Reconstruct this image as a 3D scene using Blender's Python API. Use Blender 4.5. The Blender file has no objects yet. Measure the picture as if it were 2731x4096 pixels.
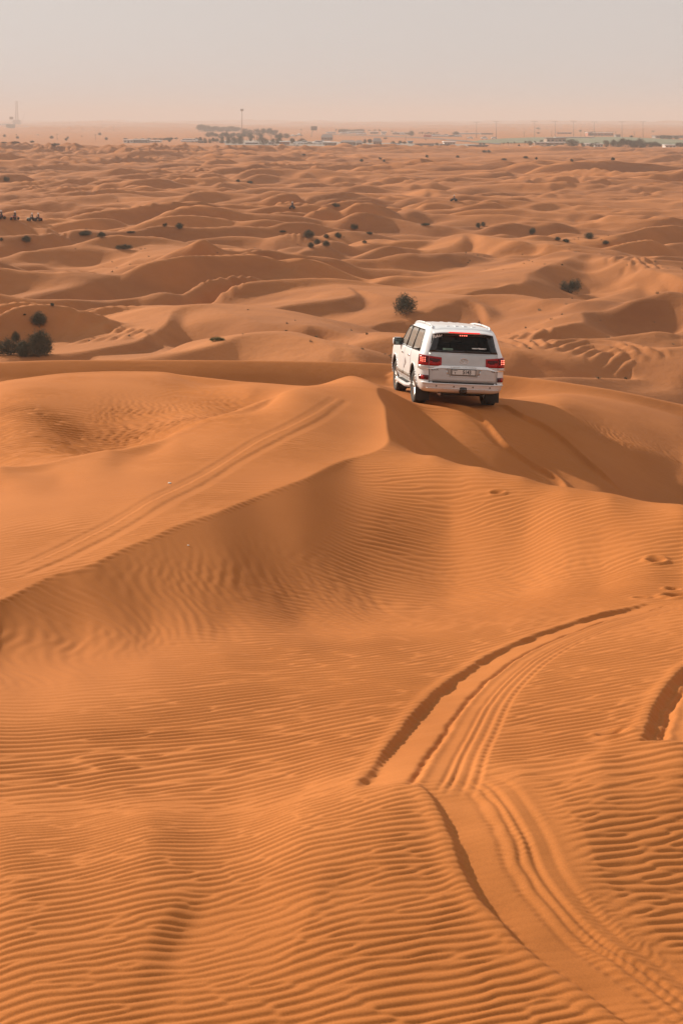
import bpy, bmesh, math, random
import numpy as np
from mathutils import Vector, Matrix

scene = bpy.context.scene
# ---------------------------------------------------------------- camera, light, exposure
F = 1422.5          # focal length in picture units (50 mm on a 36 mm tall frame)
HC = 15.0           # height of the eye above the desert plain
cam_d = bpy.data.cameras.new('camera')
cam = bpy.data.objects.new('camera', cam_d)
scene.collection.objects.link(cam)
cam.location = (0, 0, HC)
cam.rotation_euler = (math.radians(90), 0, 0)
cam_d.sensor_fit = 'VERTICAL'; cam_d.sensor_height = 36.0; cam_d.sensor_width = 24.0
cam_d.lens = 50.0
cam_d.shift_y = -392.0 / 1024.0
cam_d.clip_start = 0.1; cam_d.clip_end = 60000
cam_d.dof.use_dof = True; cam_d.dof.focus_distance = 33.0; cam_d.dof.aperture_fstop = 9.0
scene.camera = cam

SUN_EL = math.radians(24.5)
SUN_AZ = math.radians(-51.0)     # from +Y (view direction) towards -X
sun_dir = Vector((math.sin(SUN_AZ) * math.cos(SUN_EL), math.cos(SUN_AZ) * math.cos(SUN_EL), math.sin(SUN_EL)))
world = bpy.data.worlds.new('World'); scene.world = world; world.use_nodes = True
nt = world.node_tree
bg = nt.nodes['Background']
sky = nt.nodes.new('ShaderNodeTexSky'); sky.sky_type = 'NISHITA'; sky.sun_disc = False
sky.sun_elevation = SUN_EL; sky.sun_rotation = SUN_AZ
sky.air_density = 1.3; sky.dust_density = 2.5; sky.ozone_density = 1.0; sky.altitude = 100
SKY_SAT, SKY_TINT = 0.16, (1.0, 0.945, 0.90, 1)
hs = nt.nodes.new('ShaderNodeHueSaturation'); hs.inputs['Saturation'].default_value = SKY_SAT
mx = nt.nodes.new('ShaderNodeMix'); mx.data_type = 'RGBA'; mx.blend_type = 'MULTIPLY'
mx.inputs[0].default_value = 1.0
nt.links.new(sky.outputs[0], hs.inputs['Color'])
nt.links.new(hs.outputs[0], mx.inputs[6]); mx.inputs[7].default_value = SKY_TINT
# the dusty air evens the dome out: two thirds of it is one pale beige
veil = nt.nodes.new('ShaderNodeMix'); veil.data_type = 'RGBA'; veil.inputs[0].default_value = 0.88
nt.links.new(mx.outputs[2], veil.inputs[6]); veil.inputs[7].default_value = (6.0, 5.66, 5.45, 1)
nt.links.new(veil.outputs[2], bg.inputs[0])
bg.inputs[1].default_value = 0.079

sl = bpy.data.lights.new('sun', 'SUN'); sl.energy = 5.0; sl.angle = math.radians(1.2); sl.color = (1.0, 0.86, 0.70)
so = bpy.data.objects.new('sun', sl); scene.collection.objects.link(so)
so.rotation_euler = (-sun_dir).to_track_quat('-Z', 'Y').to_euler()
so.location = (0, 0, 200)

scene.view_settings.view_transform = 'Standard'; scene.view_settings.look = 'None'
scene.view_settings.gamma = 1.0; scene.view_settings.exposure = 0.44
scene.render.engine = 'CYCLES'
scene.cycles.volume_bounces = 1
scene.cycles.max_bounces = 6
try: scene.cycles.use_denoising = True
except Exception: pass

rnd = random.Random(7)
C = scene.collection
# ---------------------------------------------------------------- terrain heights (numpy)
NEAR_LAM = 80.0
def tps_fit(P, h, lam=2e-4):
    P = np.asarray(P, float); h = np.asarray(h, float); n = len(P)
    d2 = ((P[:, None, :] - P[None, :, :]) ** 2).sum(-1)
    K = np.where(d2 > 0, 0.5 * d2 * np.log(np.maximum(d2, 1e-12)), 0) + np.diag(lam * (1 + NEAR_LAM * (P[:, 1] < math.log(8.2))))
    Q = np.hstack([np.ones((n, 1)), P])
    A = np.zeros((n + 3, n + 3)); A[:n, :n] = K; A[:n, n:] = Q; A[n:, :n] = Q.T
    w = np.linalg.solve(A, np.concatenate([h, [0, 0, 0]]))
    return P, w
def tps_eval(model, a, b):
    P, w = model; n = len(P)
    out = w[n] + w[n + 1] * a + w[n + 2] * b
    for i in range(n):
        d2 = (a - P[i, 0]) ** 2 + (b - P[i, 1]) ** 2 + 1e-9
        out = out + (0.5 * w[i]) * d2 * np.log(d2)
    return out
US = 4.0   # weight of the sideways coordinate against ln(distance)
def ctl(px=(), world=()):
    """control points: (picture x, picture y, distance) or (side ratio, distance, drop below the eye)"""
    P, H = [], []
    for x, y, Y in px:
        P.append((US * (x - 341) / F, math.log(Y))); H.append((y - 120) * Y / F / Y)
    for u, Y, h in world:
        P.append((US * u, math.log(Y))); H.append(h / Y)
    return tps_fit(P, H)

edge = [(0,600,12.4),(87,566,13.6),(152,537,14.8),(209,515,16),(255,497,17.5),(305,478,19),(350,458,21.2),(388,440,23),(386,422,25.2),(383,404,27.5),(378,388,30)]
car_edge = [(412,402,32),(455,409,32),(500,416,32.3),(540,424,32.8),(600,440,33.5),(682,462,34.5)]
A_px = edge + car_edge + [
    (0,540,15),(0,505,17.2),(0,486,18.7),(60,480,18.9),(120,465,19.9),(150,500,16.8),(70,520,15.8),(240,455,20.5),(190,445,21.4),(330,430,23.5),(340,405,26.5),(365,395,28.5),
    (0,468,19.5),(60,462,20.2),(110,452,21),(174,437,22.5),(230,415,25),(278,395,27.5),(320,387,29),(350,385,30),
    (20,455,25.3),(80,445,26.5),(140,425,28),(200,405,30),(250,393,31),(30,410,28.5),(100,400,30),(180,390,32.5),
    (0,383,33),(60,375,34),(110,373,35),(170,374,36),(260,384,34.5),(320,386,33.5),
    (350,376,36),(370,382,34),(412,401,33.5),(395,390,36.2),(496,404,33.7),(430,394,36),(450,395,37),
    (560,405,36),(620,418,37.5),(682,434,38),(560,394,41.5),(640,407,41),(682,421,40)]
A_w = [(-0.17,41.5,7.8),(0,42.3,8.1),(-.24,41,7.7),(-0.24,38,7.4),(-0.1,38.5,7.3),(0.0,39,7.4),(0.1,40,7.9),(-0.24,46,8.6),(-0.1,47,8.7),(0.02,47,8.7),(0.12,47,9.2),(0.24,46,9.6),
       (-0.24,21.5,5.65),(-0.15,23.8,5.85),(-0.06,28.5,6.1),(-0.24,9,3.2),(-0.1,9,2.9),(0.1,20,4.5),(0.24,20,4.5),(0.1,26,5.6),(0.2,27,6.3),(0.06,26,5.2),(0,14,3.8),(0.15,12,3.4)]
D_px = edge + car_edge + [
    (0,1024,4.93),(0,950,5.35),(0,900,5.75),(0,850,6.25),(0,812,7.0),(150,1024,4.91),(150,950,5.32),(150,900,5.71),(150,850,6.18),(150,815,6.65),
    (300,1024,4.9),(300,950,5.3),(300,900,5.68),(300,850,6.1),(300,815,6.5),(360,785,6.9),(395,780,6.85),(420,1024,4.9),(420,950,5.3),(420,900,5.68),(420,850,6.12),(420,810,6.55),
    (540,1024,4.9),(540,950,5.35),(540,900,5.75),(540,850,6.2),(540,800,6.75),(620,1024,4.92),(620,950,5.42),(620,890,5.98),(620,850,6.32),(620,800,6.82),
    (682,1024,4.95),(682,905,5.95),(682,860,6.33),(682,800,6.9),(440,775,7.0),(520,767,7.1),(600,756,7.25),(682,744,7.4),
    (435,456,22),(480,468,21),(522,478,20.3),(565,490,19.3),(609,500,18.4),(682,512,17.6),
    (395,415,27.3),(410,430,28.2),(440,440,29.7),(460,455,28.9),(500,440,30.8),(500,465,29.3),(600,470,31.0),(600,492,29.5),(550,455,31.1),(682,480,33.1),(682,500,31.9)]
# the near face is one shallow bowl: column, crest row and distance, trough row and face slope, near row and distance
bowl_cols = [(-30,612,11.7,668,.12,800,7.3),(0,600,12.4,655,.12,800,7.4),(75,570,13.5,645,.11,798,7.45),(150,538,14.75,635,.095,797,7.5),(225,509,16.3,628,.065,795,7.5),(300,480,18.9,618,.035,790,7.4),
             (375,452,21.6,608,.035,783,7.3),(450,460,21.6,600,.05,770,7.5),(525,479,20.2,590,.055,760,7.7),(600,498,18.6,585,.06,750,7.9),(682,512,17.6,580,.07,738,8.1),(720,520,17,580,.08,732,8.2)]
BOWL_C = 0.12
def bowl_points():
    out = []
    for x, pc, Yc, pt, s, pn, Yn in bowl_cols:
        u = (x - 341) / F; hc = (pc - 120) * Yc / F; v = pt - 120
        d = (v * Yc - F * hc) / (F * s + v); Yt = Yc - d; ht = hc + s * d; hn = (pn - 120) * Yn / F
        out.append((u, (Yc + Yt) / 2, (hc + ht) / 2 + BOWL_C * s * d)); out.append((u, Yt, ht - 0.015))
        for t in (0.28, 0.62, 1.0): out.append((u, Yt + (Yn - Yt) * t, ht + (hn - ht) * t))
    return out
D_w = [(0.154,25,7.6),(0.098,25,6.8),(0.217,25,8.0),(0.27,26.5,8.5),(0.06,23.8,5.75),(-0.24,16,3.7),(-0.12,20,4.2),(0,27,4.8),(0.0,22.5,4.85),(0.02,34,4.9),(0.1,37,5.6),(0.24,40,6.4),(-0.24,25,4.2),(0.0,3,2.9),(-0.24,3,2.95),(0.24,3,2.9),(0,1.3,2.3)]
A_m = ctl(A_px, A_w); D_m = ctl(D_px, D_w + bowl_points())

def sstep(a, b, x):
    t = np.clip((x - a) / (b - a), 0, 1); return t * t * (3 - 2 * t)
def smin(a, b, k):
    h = np.clip(0.5 + 0.5 * (b - a) / k, 0, 1)
    return b * (1 - h) + a * h - k * h * (1 - h)
def smax(a, b, k): return -smin(-a, -b, k)

# --- band-limited periodic fields: smooth complex signals whose phase gives crests that fork and end
def wave_tile(n, L, lam, ang, band, spread, seed):
    rg = np.random.default_rng(seed)
    k = np.fft.fftfreq(n, L / n)
    kx, ky = np.meshgrid(k, k)
    kr = np.hypot(kx, ky) + 1e-9; th = np.arctan2(ky, kx)
    dth = np.angle(np.exp(1j * (th - ang)))
    amp = np.exp(-0.5 * (np.log(kr * lam) / band) ** 2 - 0.5 * (dth / spread) ** 2)
    s = amp * (rg.standard_normal((n, n)) + 1j * rg.standard_normal((n, n)))
    f = np.fft.ifft2(s); f /= np.sqrt((np.abs(f) ** 2).mean())
    return (f.astype(np.complex64), L)
def noise_tile(n, L, beta, lo, hi, seed):
    rg = np.random.default_rng(seed)
    k = np.fft.fftfreq(n, L / n); kx, ky = np.meshgrid(k, k); kr = np.hypot(kx, ky) + 1e-9
    amp = kr ** (-beta) * (kr > 1 / hi) * (kr < 1 / lo)
    f = np.fft.ifft2(amp * (rg.standard_normal((n, n)) + 1j * rg.standard_normal((n, n)))).real
    return ((f / f.std()).astype(np.float32), L)
def samp(tile, X, Y):
    f, L = tile; n = f.shape[0]
    a = (X / L * n) % n; b = (Y / L * n) % n
    i = a.astype(np.int32); j = b.astype(np.int32); fa = a - i; fb = b - j
    i %= n; j %= n; i2 = (i + 1) % n; j2 = (j + 1) % n
    return (f[j, i] * (1 - fa) + f[j, i2] * fa) * (1 - fb) + (f[j2, i] * (1 - fa) + f[j2, i2] * fa) * fb

T_warp = noise_tile(512, 60, 1.6, 1.5, 14, 3)
T_warp2 = noise_tile(512, 60, 1.6, 1.5, 14, 4)
T_mott = noise_tile(512, 20, 1.0, 0.25, 6, 5)
T_big = noise_tile(512, 1200, 1.6, 25, 300, 6)
T_big2 = noise_tile(512, 1200, 1.6, 25, 300, 8)
T_rip = wave_tile(2048, 20, 0.10, math.radians(90), 0.19, math.radians(8.5), 11)
T_cross = wave_tile(1024, 20, 0.17, math.radians(8), 0.26, math.radians(24), 12)
DIRD = math.radians(-72)      # the way the slip faces look
T_d1 = wave_tile(1024, 420, 11.5, DIRD, 0.34, math.radians(15), 21)
T_d2 = wave_tile(1024, 420, 6.8, DIRD + 0.2, 0.30, math.radians(20), 22)
T_d4 = wave_tile(1024, 210, 5.0, DIRD + 0.1, 0.35, math.radians(24), 24)
T_d3 = wave_tile(512, 1300, 60, DIRD - 0.2, 0.3, math.radians(30), 23)

def dune_wave(tile, X, Y, sharp):
    f = samp(tile, X, Y)
    ph = np.angle(f); a = np.abs(f)
    # long windward slope, short slip face: piecewise profile of the phase, crest at ph=pi*0.52
    t = (ph + math.pi) / (2 * math.pi)
    up = 0.40
    r = np.where(t < up, t / up, (1 - t) / (1 - up))
    r = r * r * (3 - 2 * r) * (1 - sharp) + sharp * np.clip(1 - np.sqrt(np.maximum(1 - r, 0) ** 2 + 0.003), 0, 1) ** 1.25
    return r * np.tanh(a * 0.9)

def spline(pts, n=70):
    pts = np.asarray(pts, float); t = np.arange(len(pts)); tt = np.linspace(0, len(pts) - 1, n)
    out = []
    for c in range(pts.shape[1]):
        y = pts[:, c]; m = np.gradient(y)
        i = np.minimum(tt.astype(int), len(pts) - 2); s = tt - i
        out.append((2*s**3-3*s**2+1)*y[i] + (s**3-2*s**2+s)*m[i] + (-2*s**3+3*s**2)*y[i+1] + (s**3-s**2)*m[i+1])
    return np.stack(out, 1)

# hand placed dunes: crest (picture x, picture y, distance), windward width, slip slope
crests = [
    # small rims on the near dune
    dict(p=[(-60,366,42),(0,362,42.5),(60,360,43),(130,360,43.5),(200,360,44),(300,361,45),(380,363,45.5),(420,366,46)], w=5, s=0.30, k=0.3),
    dict(p=[(-60,470,19.3),(0,468,19.5),(60,462,20.2),(110,452,21),(174,437,22.5),(230,415,25),(278,396,27.5),(320,389,29),(350,388,29.5)], w=1.4, s=0.22, k=0.10),
    dict(p=[(-60,390,32.5),(0,383,33),(60,375,34),(110,372,35),(170,374,35.5),(260,384,34.5),(310,388,33)], w=2.5, s=0.16, k=0.12),
    dict(p=[(405,367,44.6),(435,369,44.5),(470,372,44.5),(520,377,44),(560,382,43.3),(620,392,42.6),(682,405,42),(740,418,41)], w=5, s=0.5, k=0.35),
    # middle distance
    dict(p=[(20,352,84),(90,345,85),(150,328,90),(185,312,94),(209,306,95),(235,313,93),(262,324,89),(300,330,86)], w=13, s=0.52, k=0.4),
    dict(p=[(110,300,118),(160,288,122),(200,277,126),(222,274,128),(262,286,124),(300,292,120)], w=14, s=0.5, k=0.4),
    dict(p=[(175,352,78),(205,343,79),(235,336,80),(290,342,78),(330,352,76)], w=6, s=0.4, k=0.3),
    dict(p=[(270,313,100),(310,302,104),(345,288,110),(357,285,112),(390,296,106),(430,300,102)], w=12, s=0.5, k=0.4),
    dict(p=[(390,322,98),(425,304,101),(452,297,104),(500,298,103),(560,301,101),(640,306,98),(700,309,96)], w=12, s=0.38, k=0.4),
    dict(p=[(500,285,118),(540,268,126),(575,258,134),(598,255,137),(625,262,131),(650,272,124)], w=15, s=0.5, k=0.4),
    dict(p=[(420,255,150),(460,240,155),(490,235,157),(530,243,150),(580,252,145)], w=13, s=0.42, k=0.4),
    dict(p=[(120,275,134),(180,262,142),(236,249,150),(270,258,145),(330,268,138),(400,272,135)], w=14, s=0.30, k=0.4),
    dict(p=[(-20,286,125),(60,280,128),(110,276,130)], w=9, s=0.3, k=0.4),
    dict(p=[(560,325,90),(610,310,96),(640,301,99),(690,303,97),(740,310,94)], w=12, s=0.42, k=0.4),
    dict(p=[(480,352,82),(510,344,83),(550,342,83),(600,346,82),(660,350,81),(720,352,80)], w=9, s=0.35, k=0.4),
    dict(p=[(330,350,82),(375,342,82),(395,337,83),(440,336,84),(500,344,82)], w=6, s=0.35, k=0.4),
    dict(p=[(-40,350,86),(0,348,87),(40,352,86),(100,353,84),(150,355,82)], w=6, s=0.35, k=0.3),
    dict(p=[(-20,262,160),(60,252,165),(140,246,168),(220,247,166)], w=12, s=0.3, k=0.5),
    dict(p=[(0,218,235),(50,213,240),(82,206,246),(120,214,240),(170,222,228)], w=16, s=0.36, k=0.5),
    dict(p=[(250,228,205),(330,222,215),(375,216,220),(440,226,210),(520,222,214)], w=14, s=0.36, k=0.5),
    dict(p=[(520,212,245),(580,205,250),(640,199,262),(700,206,252)], w=18, s=0.34, k=0.5),
    dict(p=[(100,180,330),(180,173,350),(250,176,345),(300,184,330)], w=20, s=0.3, k=0.6),
    dict(p=[(350,192,300),(430,183,310),(500,186,305),(560,178,320),(640,184,310)], w=20, s=0.3, k=0.6),
    dict(p=[(395,205,262),(420,196,270),(433,188,276),(450,195,270),(490,200,262)], w=15, s=0.4, k=0.5),
]
for c in crests:
    q = np.array([((x - 341) / F * Y, Y, HC - (y - 120) * Y / F) for x, y, Y in c['p']])
    c['q'] = spline(q, 90)

def add_crest(Z, X, Y, c):
    q = c['q']; w = c['w']
    ext = w * 2.4
    m = (Y > q[:, 1].min() - ext) & (Y < q[:, 1].max() + ext) & (X > q[:, 0].min() - ext) & (X < q[:, 0].max() + ext)
    if not m.any(): return Z
    x = X[m]; y = Y[m]
    if w > 5.5:
        x = x + 0.45 * samp(T_warp, x * .35, y * .35); y = y + 0.6 * samp(T_warp2, x * .35, y * .35)
    if w > 5.5:
        # soft distance to the whole crest line, so bends leave no seams
        r_ = 0.45
        x = x + 0.45 * samp(T_warp, x * .35, y * .35); y = y + 0.6 * samp(T_warp2, x * .35, y * .35)
        S = np.full(x.shape, 1e-12); Zc = np.zeros(x.shape); Sg = np.zeros(x.shape)
        tx = np.gradient(q[:, 0]); ty = np.gradient(q[:, 1]); ds = np.hypot(tx, ty)
        for i in range(len(q)):
            ex = x - q[i, 0]; ey = y - q[i, 1]
            wt = ds[i] * (ex * ex + ey * ey + r_ * r_) ** -3.0
            S += wt; Zc += wt * q[i, 2]; Sg += wt * (tx[i] * ey - ty[i] * ex) / ds[i]
        zc = Zc / S; sg = Sg / S; d = (S / (3 * math.pi / 8)) ** -0.2
        wind = zc - 0.02 - (zc - Z[m] + 1.0) * (1 - np.exp(-((d - r_) / w) ** 2)) * 0.9 - 0.05 * (d - r_)
        slip = zc - 1.0 * c['s'] * (d - r_)
        al = sstep(-0.5, 0.5, sg)
        h = slip * (1 - al) + wind * al
        Z = Z.copy(); Z[m] = smax(Z[m], h, c['k'] * 0.9)
        return Z
    best = np.full(x.shape, 1e18); bi = np.zeros(x.shape, np.int32); bt = np.zeros(x.shape)
    for i in range(len(q) - 1):
        dx, dy = q[i + 1, 0] - q[i, 0], q[i + 1, 1] - q[i, 1]
        L2 = dx * dx + dy * dy
        t = np.clip(((x - q[i, 0]) * dx + (y - q[i, 1]) * dy) / L2, 0, 1)
        d2 = (x - q[i, 0] - t * dx) ** 2 + (y - q[i, 1] - t * dy) ** 2
        s = d2 < best
        best = np.where(s, d2, best); bi = np.where(s, i, bi); bt = np.where(s, t, bt)
    d = np.sqrt(best)
    zc = q[bi, 2] * (1 - bt) + q[bi + 1, 2] * bt
    tx = q[bi + 1, 0] - q[bi, 0]; ty = q[bi + 1, 1] - q[bi, 1]
    sgn = np.sign(tx * (y - q[bi, 1]) - ty * (x - q[bi, 0]))      # + beyond the crest (windward), - towards the viewer (slip)
    e = (bi * 1.0 + bt) / (len(q) - 1)
    taper = 1.8 * (1 - sstep(0, 0.22, e) * sstep(0, 0.22, 1 - e)) * (c['w'] > 5.5)
    wind = zc - 0.02 - (zc - Z[m] + 1.0) * (1 - np.exp(-(d / w) ** 2)) * 0.9 - 0.05 * d
    r_ = 0.02 if c['w'] < 5.5 else 0.8
    slip = zc - (0.75 if c['w'] > 5.5 else 0.92) * c['s'] * (np.sqrt(d * d + r_ * r_) - r_)
    # soft blend of the two sides across the polyline
    al = sstep(-0.25 - r_, 0.25 + r_, sgn * d)
    ends = ((e <= 0.0) | (e >= 1.0))
    h = slip * (1 - al) + wind * al - 0.02 * d - 0.12 * np.minimum(d, 3) ** 2 - ends * 1.2 * np.maximum(d - 0.3, 0)
    Z = Z.copy(); Z[m] = smax(Z[m], h, c['k'] * (2.0 if c['w'] > 5 else 1.0))
    return Z

# vehicle tracks pressed into the sand: picture polylines on the near surface
# W bed width, D depth of the steep outer wall, side: which side of the line the bed lies on, g: grooves (offset, depth, width)
tracks = [
    dict(p=[(352,792,7.1),(366,778,7.6),(381,757,8.2),(397,737,9.3),(432,695,10.4),(478,662,11.4),(530,637,11.9),(590,617,12.4),(655,602,12.8)], W=0.62, D=0.040, side=-1,
         g=[(0.25,0.022,0.020),(0.40,0.009,0.012),(0.445,0.010,0.012),(0.51,0.008,0.012),(0.57,0.007,0.012)], tread=0.3),
    dict(p=[(405,779,7.0),(416,783,6.95),(428,790,6.8),(440,808,6.7),(452,832,6.4),(463,868,6.0),(492,910,5.7),(535,955,5.3),(585,990,5.1),(640,1035,4.9),(700,1080,4.7)], W=0.60, D=0.040, side=1,
         g=[(0.20,0.006,0.02),(0.27,0.007,0.014),(0.33,0.007,0.014),(0.42,0.005,0.02)], tread=0.35),
    dict(p=[(640,744,7.7),(650,722,8.6),(664,692,9.4),(690,665,10),(720,650,10.5)], W=0.5, D=0.055, side=-1, g=[(0.08,0.02,0.02)], tread=0.2),
    dict(p=[(332,396,28.5),(312,409,26.5),(285,424,24.8),(250,441,22.6),(215,463,20.6),(170,487,18.6),(110,520,16.3),(50,550,14.5),(0,573,13.5)], W=0.15, D=0.009, side=1, g=[(0.1,0.006,0.02)], tread=0.2),
    dict(p=[(345,399,28),(318,419,25.6),(275,441,23),(235,463,20.8),(190,490,18.8),(130,524,16.4),(60,560,14.3),(0,585,13)], W=0.15, D=0.013, side=1, g=[], tread=0.2),
    dict(p=[(411,401,33.5),(430,404,32.8),(455,408,32.0),(470,412,31.2),(488,428,30.2),(505,447,29.5),(530,466,28.6),(560,485,28),(590,505,27)], W=0.30, D=0.045, side=-1, g=[], tread=0.2, up=0.07),
    dict(p=[(494,405,33.5),(508,410,32.8),(522,418,32.4),(536,424,30.6),(560,440,29.6),(578,456,28.8),(600,475,28),(625,497,27.2)], W=0.34, D=0.045, side=-1, g=[], tread=0.2, up=0.08),
    dict(p=[(208,876,6.1),(182,915,5.8),(163,945,5.5),(151,985,5.2),(148,1030,4.9)], W=0.50, D=0.035, side=1, g=[], tread=0, keep=1),
    dict(p=[(352,850,6.1),(332,880,5.9),(322,910,5.6),(326,940,5.4)], W=0.45, D=0.028, side=1, g=[], tread=0, keep=1),
]
for t_ in tracks:
    q = np.array([((x - 341) / F * Y, Y, 0) for x, y, Y in t_['p']]); t_['pix'] = [(x, y) for x, y, Y in t_['p']]
    t_['q'] = q
# old wheel scars on the far dunes: bundles of parallel grooves (photo pixels / 4)
scars = [([(205,300),(218,292),(230,282),(236,275)],5), ([(196,302),(215,297),(235,292),(250,288)],4), ([(88,340),(98,334),(110,330),(124,329)],6), ([(108,342),(118,334),(128,329),(140,327)],5),
         ([(560,355),(590,345),(606,352),(612,362)],5), ([(600,372),(622,362),(634,358),(640,364)],4), ([(500,338),(515,336),(530,342),(545,352)],4), ([(620,262),(632,258),(640,266),(634,276)],4), ([(285,240),(292,235),(300,232)],4), ([(40,232),(52,230),(58,236),(50,244)],4)]
holes = [(655,561,0.10,0.045),(672,590,0.08,0.035),(640,598,0.07,0.02),(678,597,0.15,0.06),(497,493,0.09,0.03),(612,734,0.09,0.025)]

# vehicle frame: origin on the sand midway between the wheels
CAR_O = np.array([2.475, 35.08, 8.16])
CAR_F = np.array([-0.106, 0.990, -0.090]); CAR_F /= np.linalg.norm(CAR_F)
CAR_R = np.array([0.990, 0.106, -0.060]); CAR_R -= CAR_F * CAR_R.dot(CAR_F); CAR_R /= np.linalg.norm(CAR_R)
CAR_U = np.cross(CAR_R, CAR_F)

def near_base(X, Y):
    u = X / Y
    u = np.where(np.abs(u) > 0.26, np.sign(u) * (0.26 + 0.14 * np.tanh((np.abs(u) - 0.26) / 0.4)), u)
    ly = np.log(np.clip(Y, 1.3, 48))
    hA = tps_eval(A_m, US * u, ly) * np.clip(Y, 1.3, 48); hD = tps_eval(D_m, US * u, ly) * np.clip(Y, 1.3, 48)
    hA = hA - 0.8 * (1 - sstep(4.0, 11.0, Y))
    zA = HC - hA; zD = HC - hD
    k = 0.010 + 0.10 * sstep(30, 33, Y)
    z = smin(zA, zD, k)
    # the sand the wheels stand on: the plane through the four contact points
    lx = (X - CAR_O[0]) * CAR_R[0] + (Y - CAR_O[1]) * CAR_R[1]; ly_ = (X - CAR_O[0]) * CAR_F[0] + (Y - CAR_O[1]) * CAR_F[1]
    zp = CAR_O[2] + CAR_R[2] * lx + CAR_F[2] * ly_
    wgt = np.exp(-(np.clip(np.hypot(lx / 1.25, ly_ / 1.9) - 0.75, 0, 9) / 0.42) ** 2)
    z = z * (1 - wgt) + zp * wgt
    slipface = sstep(-0.02, 0.10, zA - zD) * (1 - sstep(0.35, 0.75, zA - zD))
    return z, zA, zD

def pix_to_ground(px, py, zf):
    """march the picture ray onto the height function"""
    Ys = np.exp(np.linspace(math.log(3), math.log(60), 1500)); u = (px - 341) / F; v = (py - 120) / F
    z = zf(u * Ys, Ys); r = HC - v * Ys
    hit = np.nonzero(z >= r)[0]
    i = hit[0] if len(hit) else -1
    return u * Ys[i], Ys[i]

def poly_dist(x, y, q):
    best = np.full(x.shape, 1e18); sg = np.zeros(x.shape); along = np.zeros(x.shape); acc = 0.0
    for i in range(len(q) - 1):
        dx, dy = q[i + 1, 0] - q[i, 0], q[i + 1, 1] - q[i, 1]; L = math.hypot(dx, dy)
        t = np.clip(((x - q[i, 0]) * dx + (y - q[i, 1]) * dy) / (L * L), 0, 1)
        ex = x - q[i, 0] - t * dx; ey = y - q[i, 1] - t * dy
        d2 = ex * ex + ey * ey; s = d2 < best
        best = np.where(s, d2, best); sg = np.where(s, np.sign(dx * ey - dy * ex), sg); along = np.where(s, acc + t * L, along)
        acc += L
    return np.sqrt(best), sg, along, acc

def far_field(X, Y):
    wx = samp(T_big, X, Y) ; wy = samp(T_big2, X, Y)
    X2 = X + 6 * wx; Y2 = Y + 6 * wy
    R = np.hypot(X, Y)
    a = 0.55 + 0.45 * np.clip(0.5 + 0.5 * samp(T_big, X * 0.7 + 300, Y * 0.7), 0, 1.4)
    flat = 1 - 0.93 * sstep(720, 840, Y) * (1 - sstep(1750, 2200, Y))
    d1 = dune_wave(T_d1, X2, Y2, 0.75); d2 = dune_wave(T_d2, X2 * 1.0, Y2, 0.5)
    amp = a * flat
    amp = amp * amp * 1.15 * (1 + 0.25 * sstep(120, 220, Y))
    z = 2.2 * d1 * amp + 0.95 * d2 * amp
    big = samp(T_d3, X2, Y2).real
    z = z + 0.9 * big * flat * sstep(60, 130, Y)
    z = z + sstep(2000, 6000, Y) * (5 * samp(T_big2, X * .25, Y * .2)) + sstep(1900, 5000, Y) * 6 * dune_wave(T_d3, X * .4, Y * .6, .6)
    return z - 0.6

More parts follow.
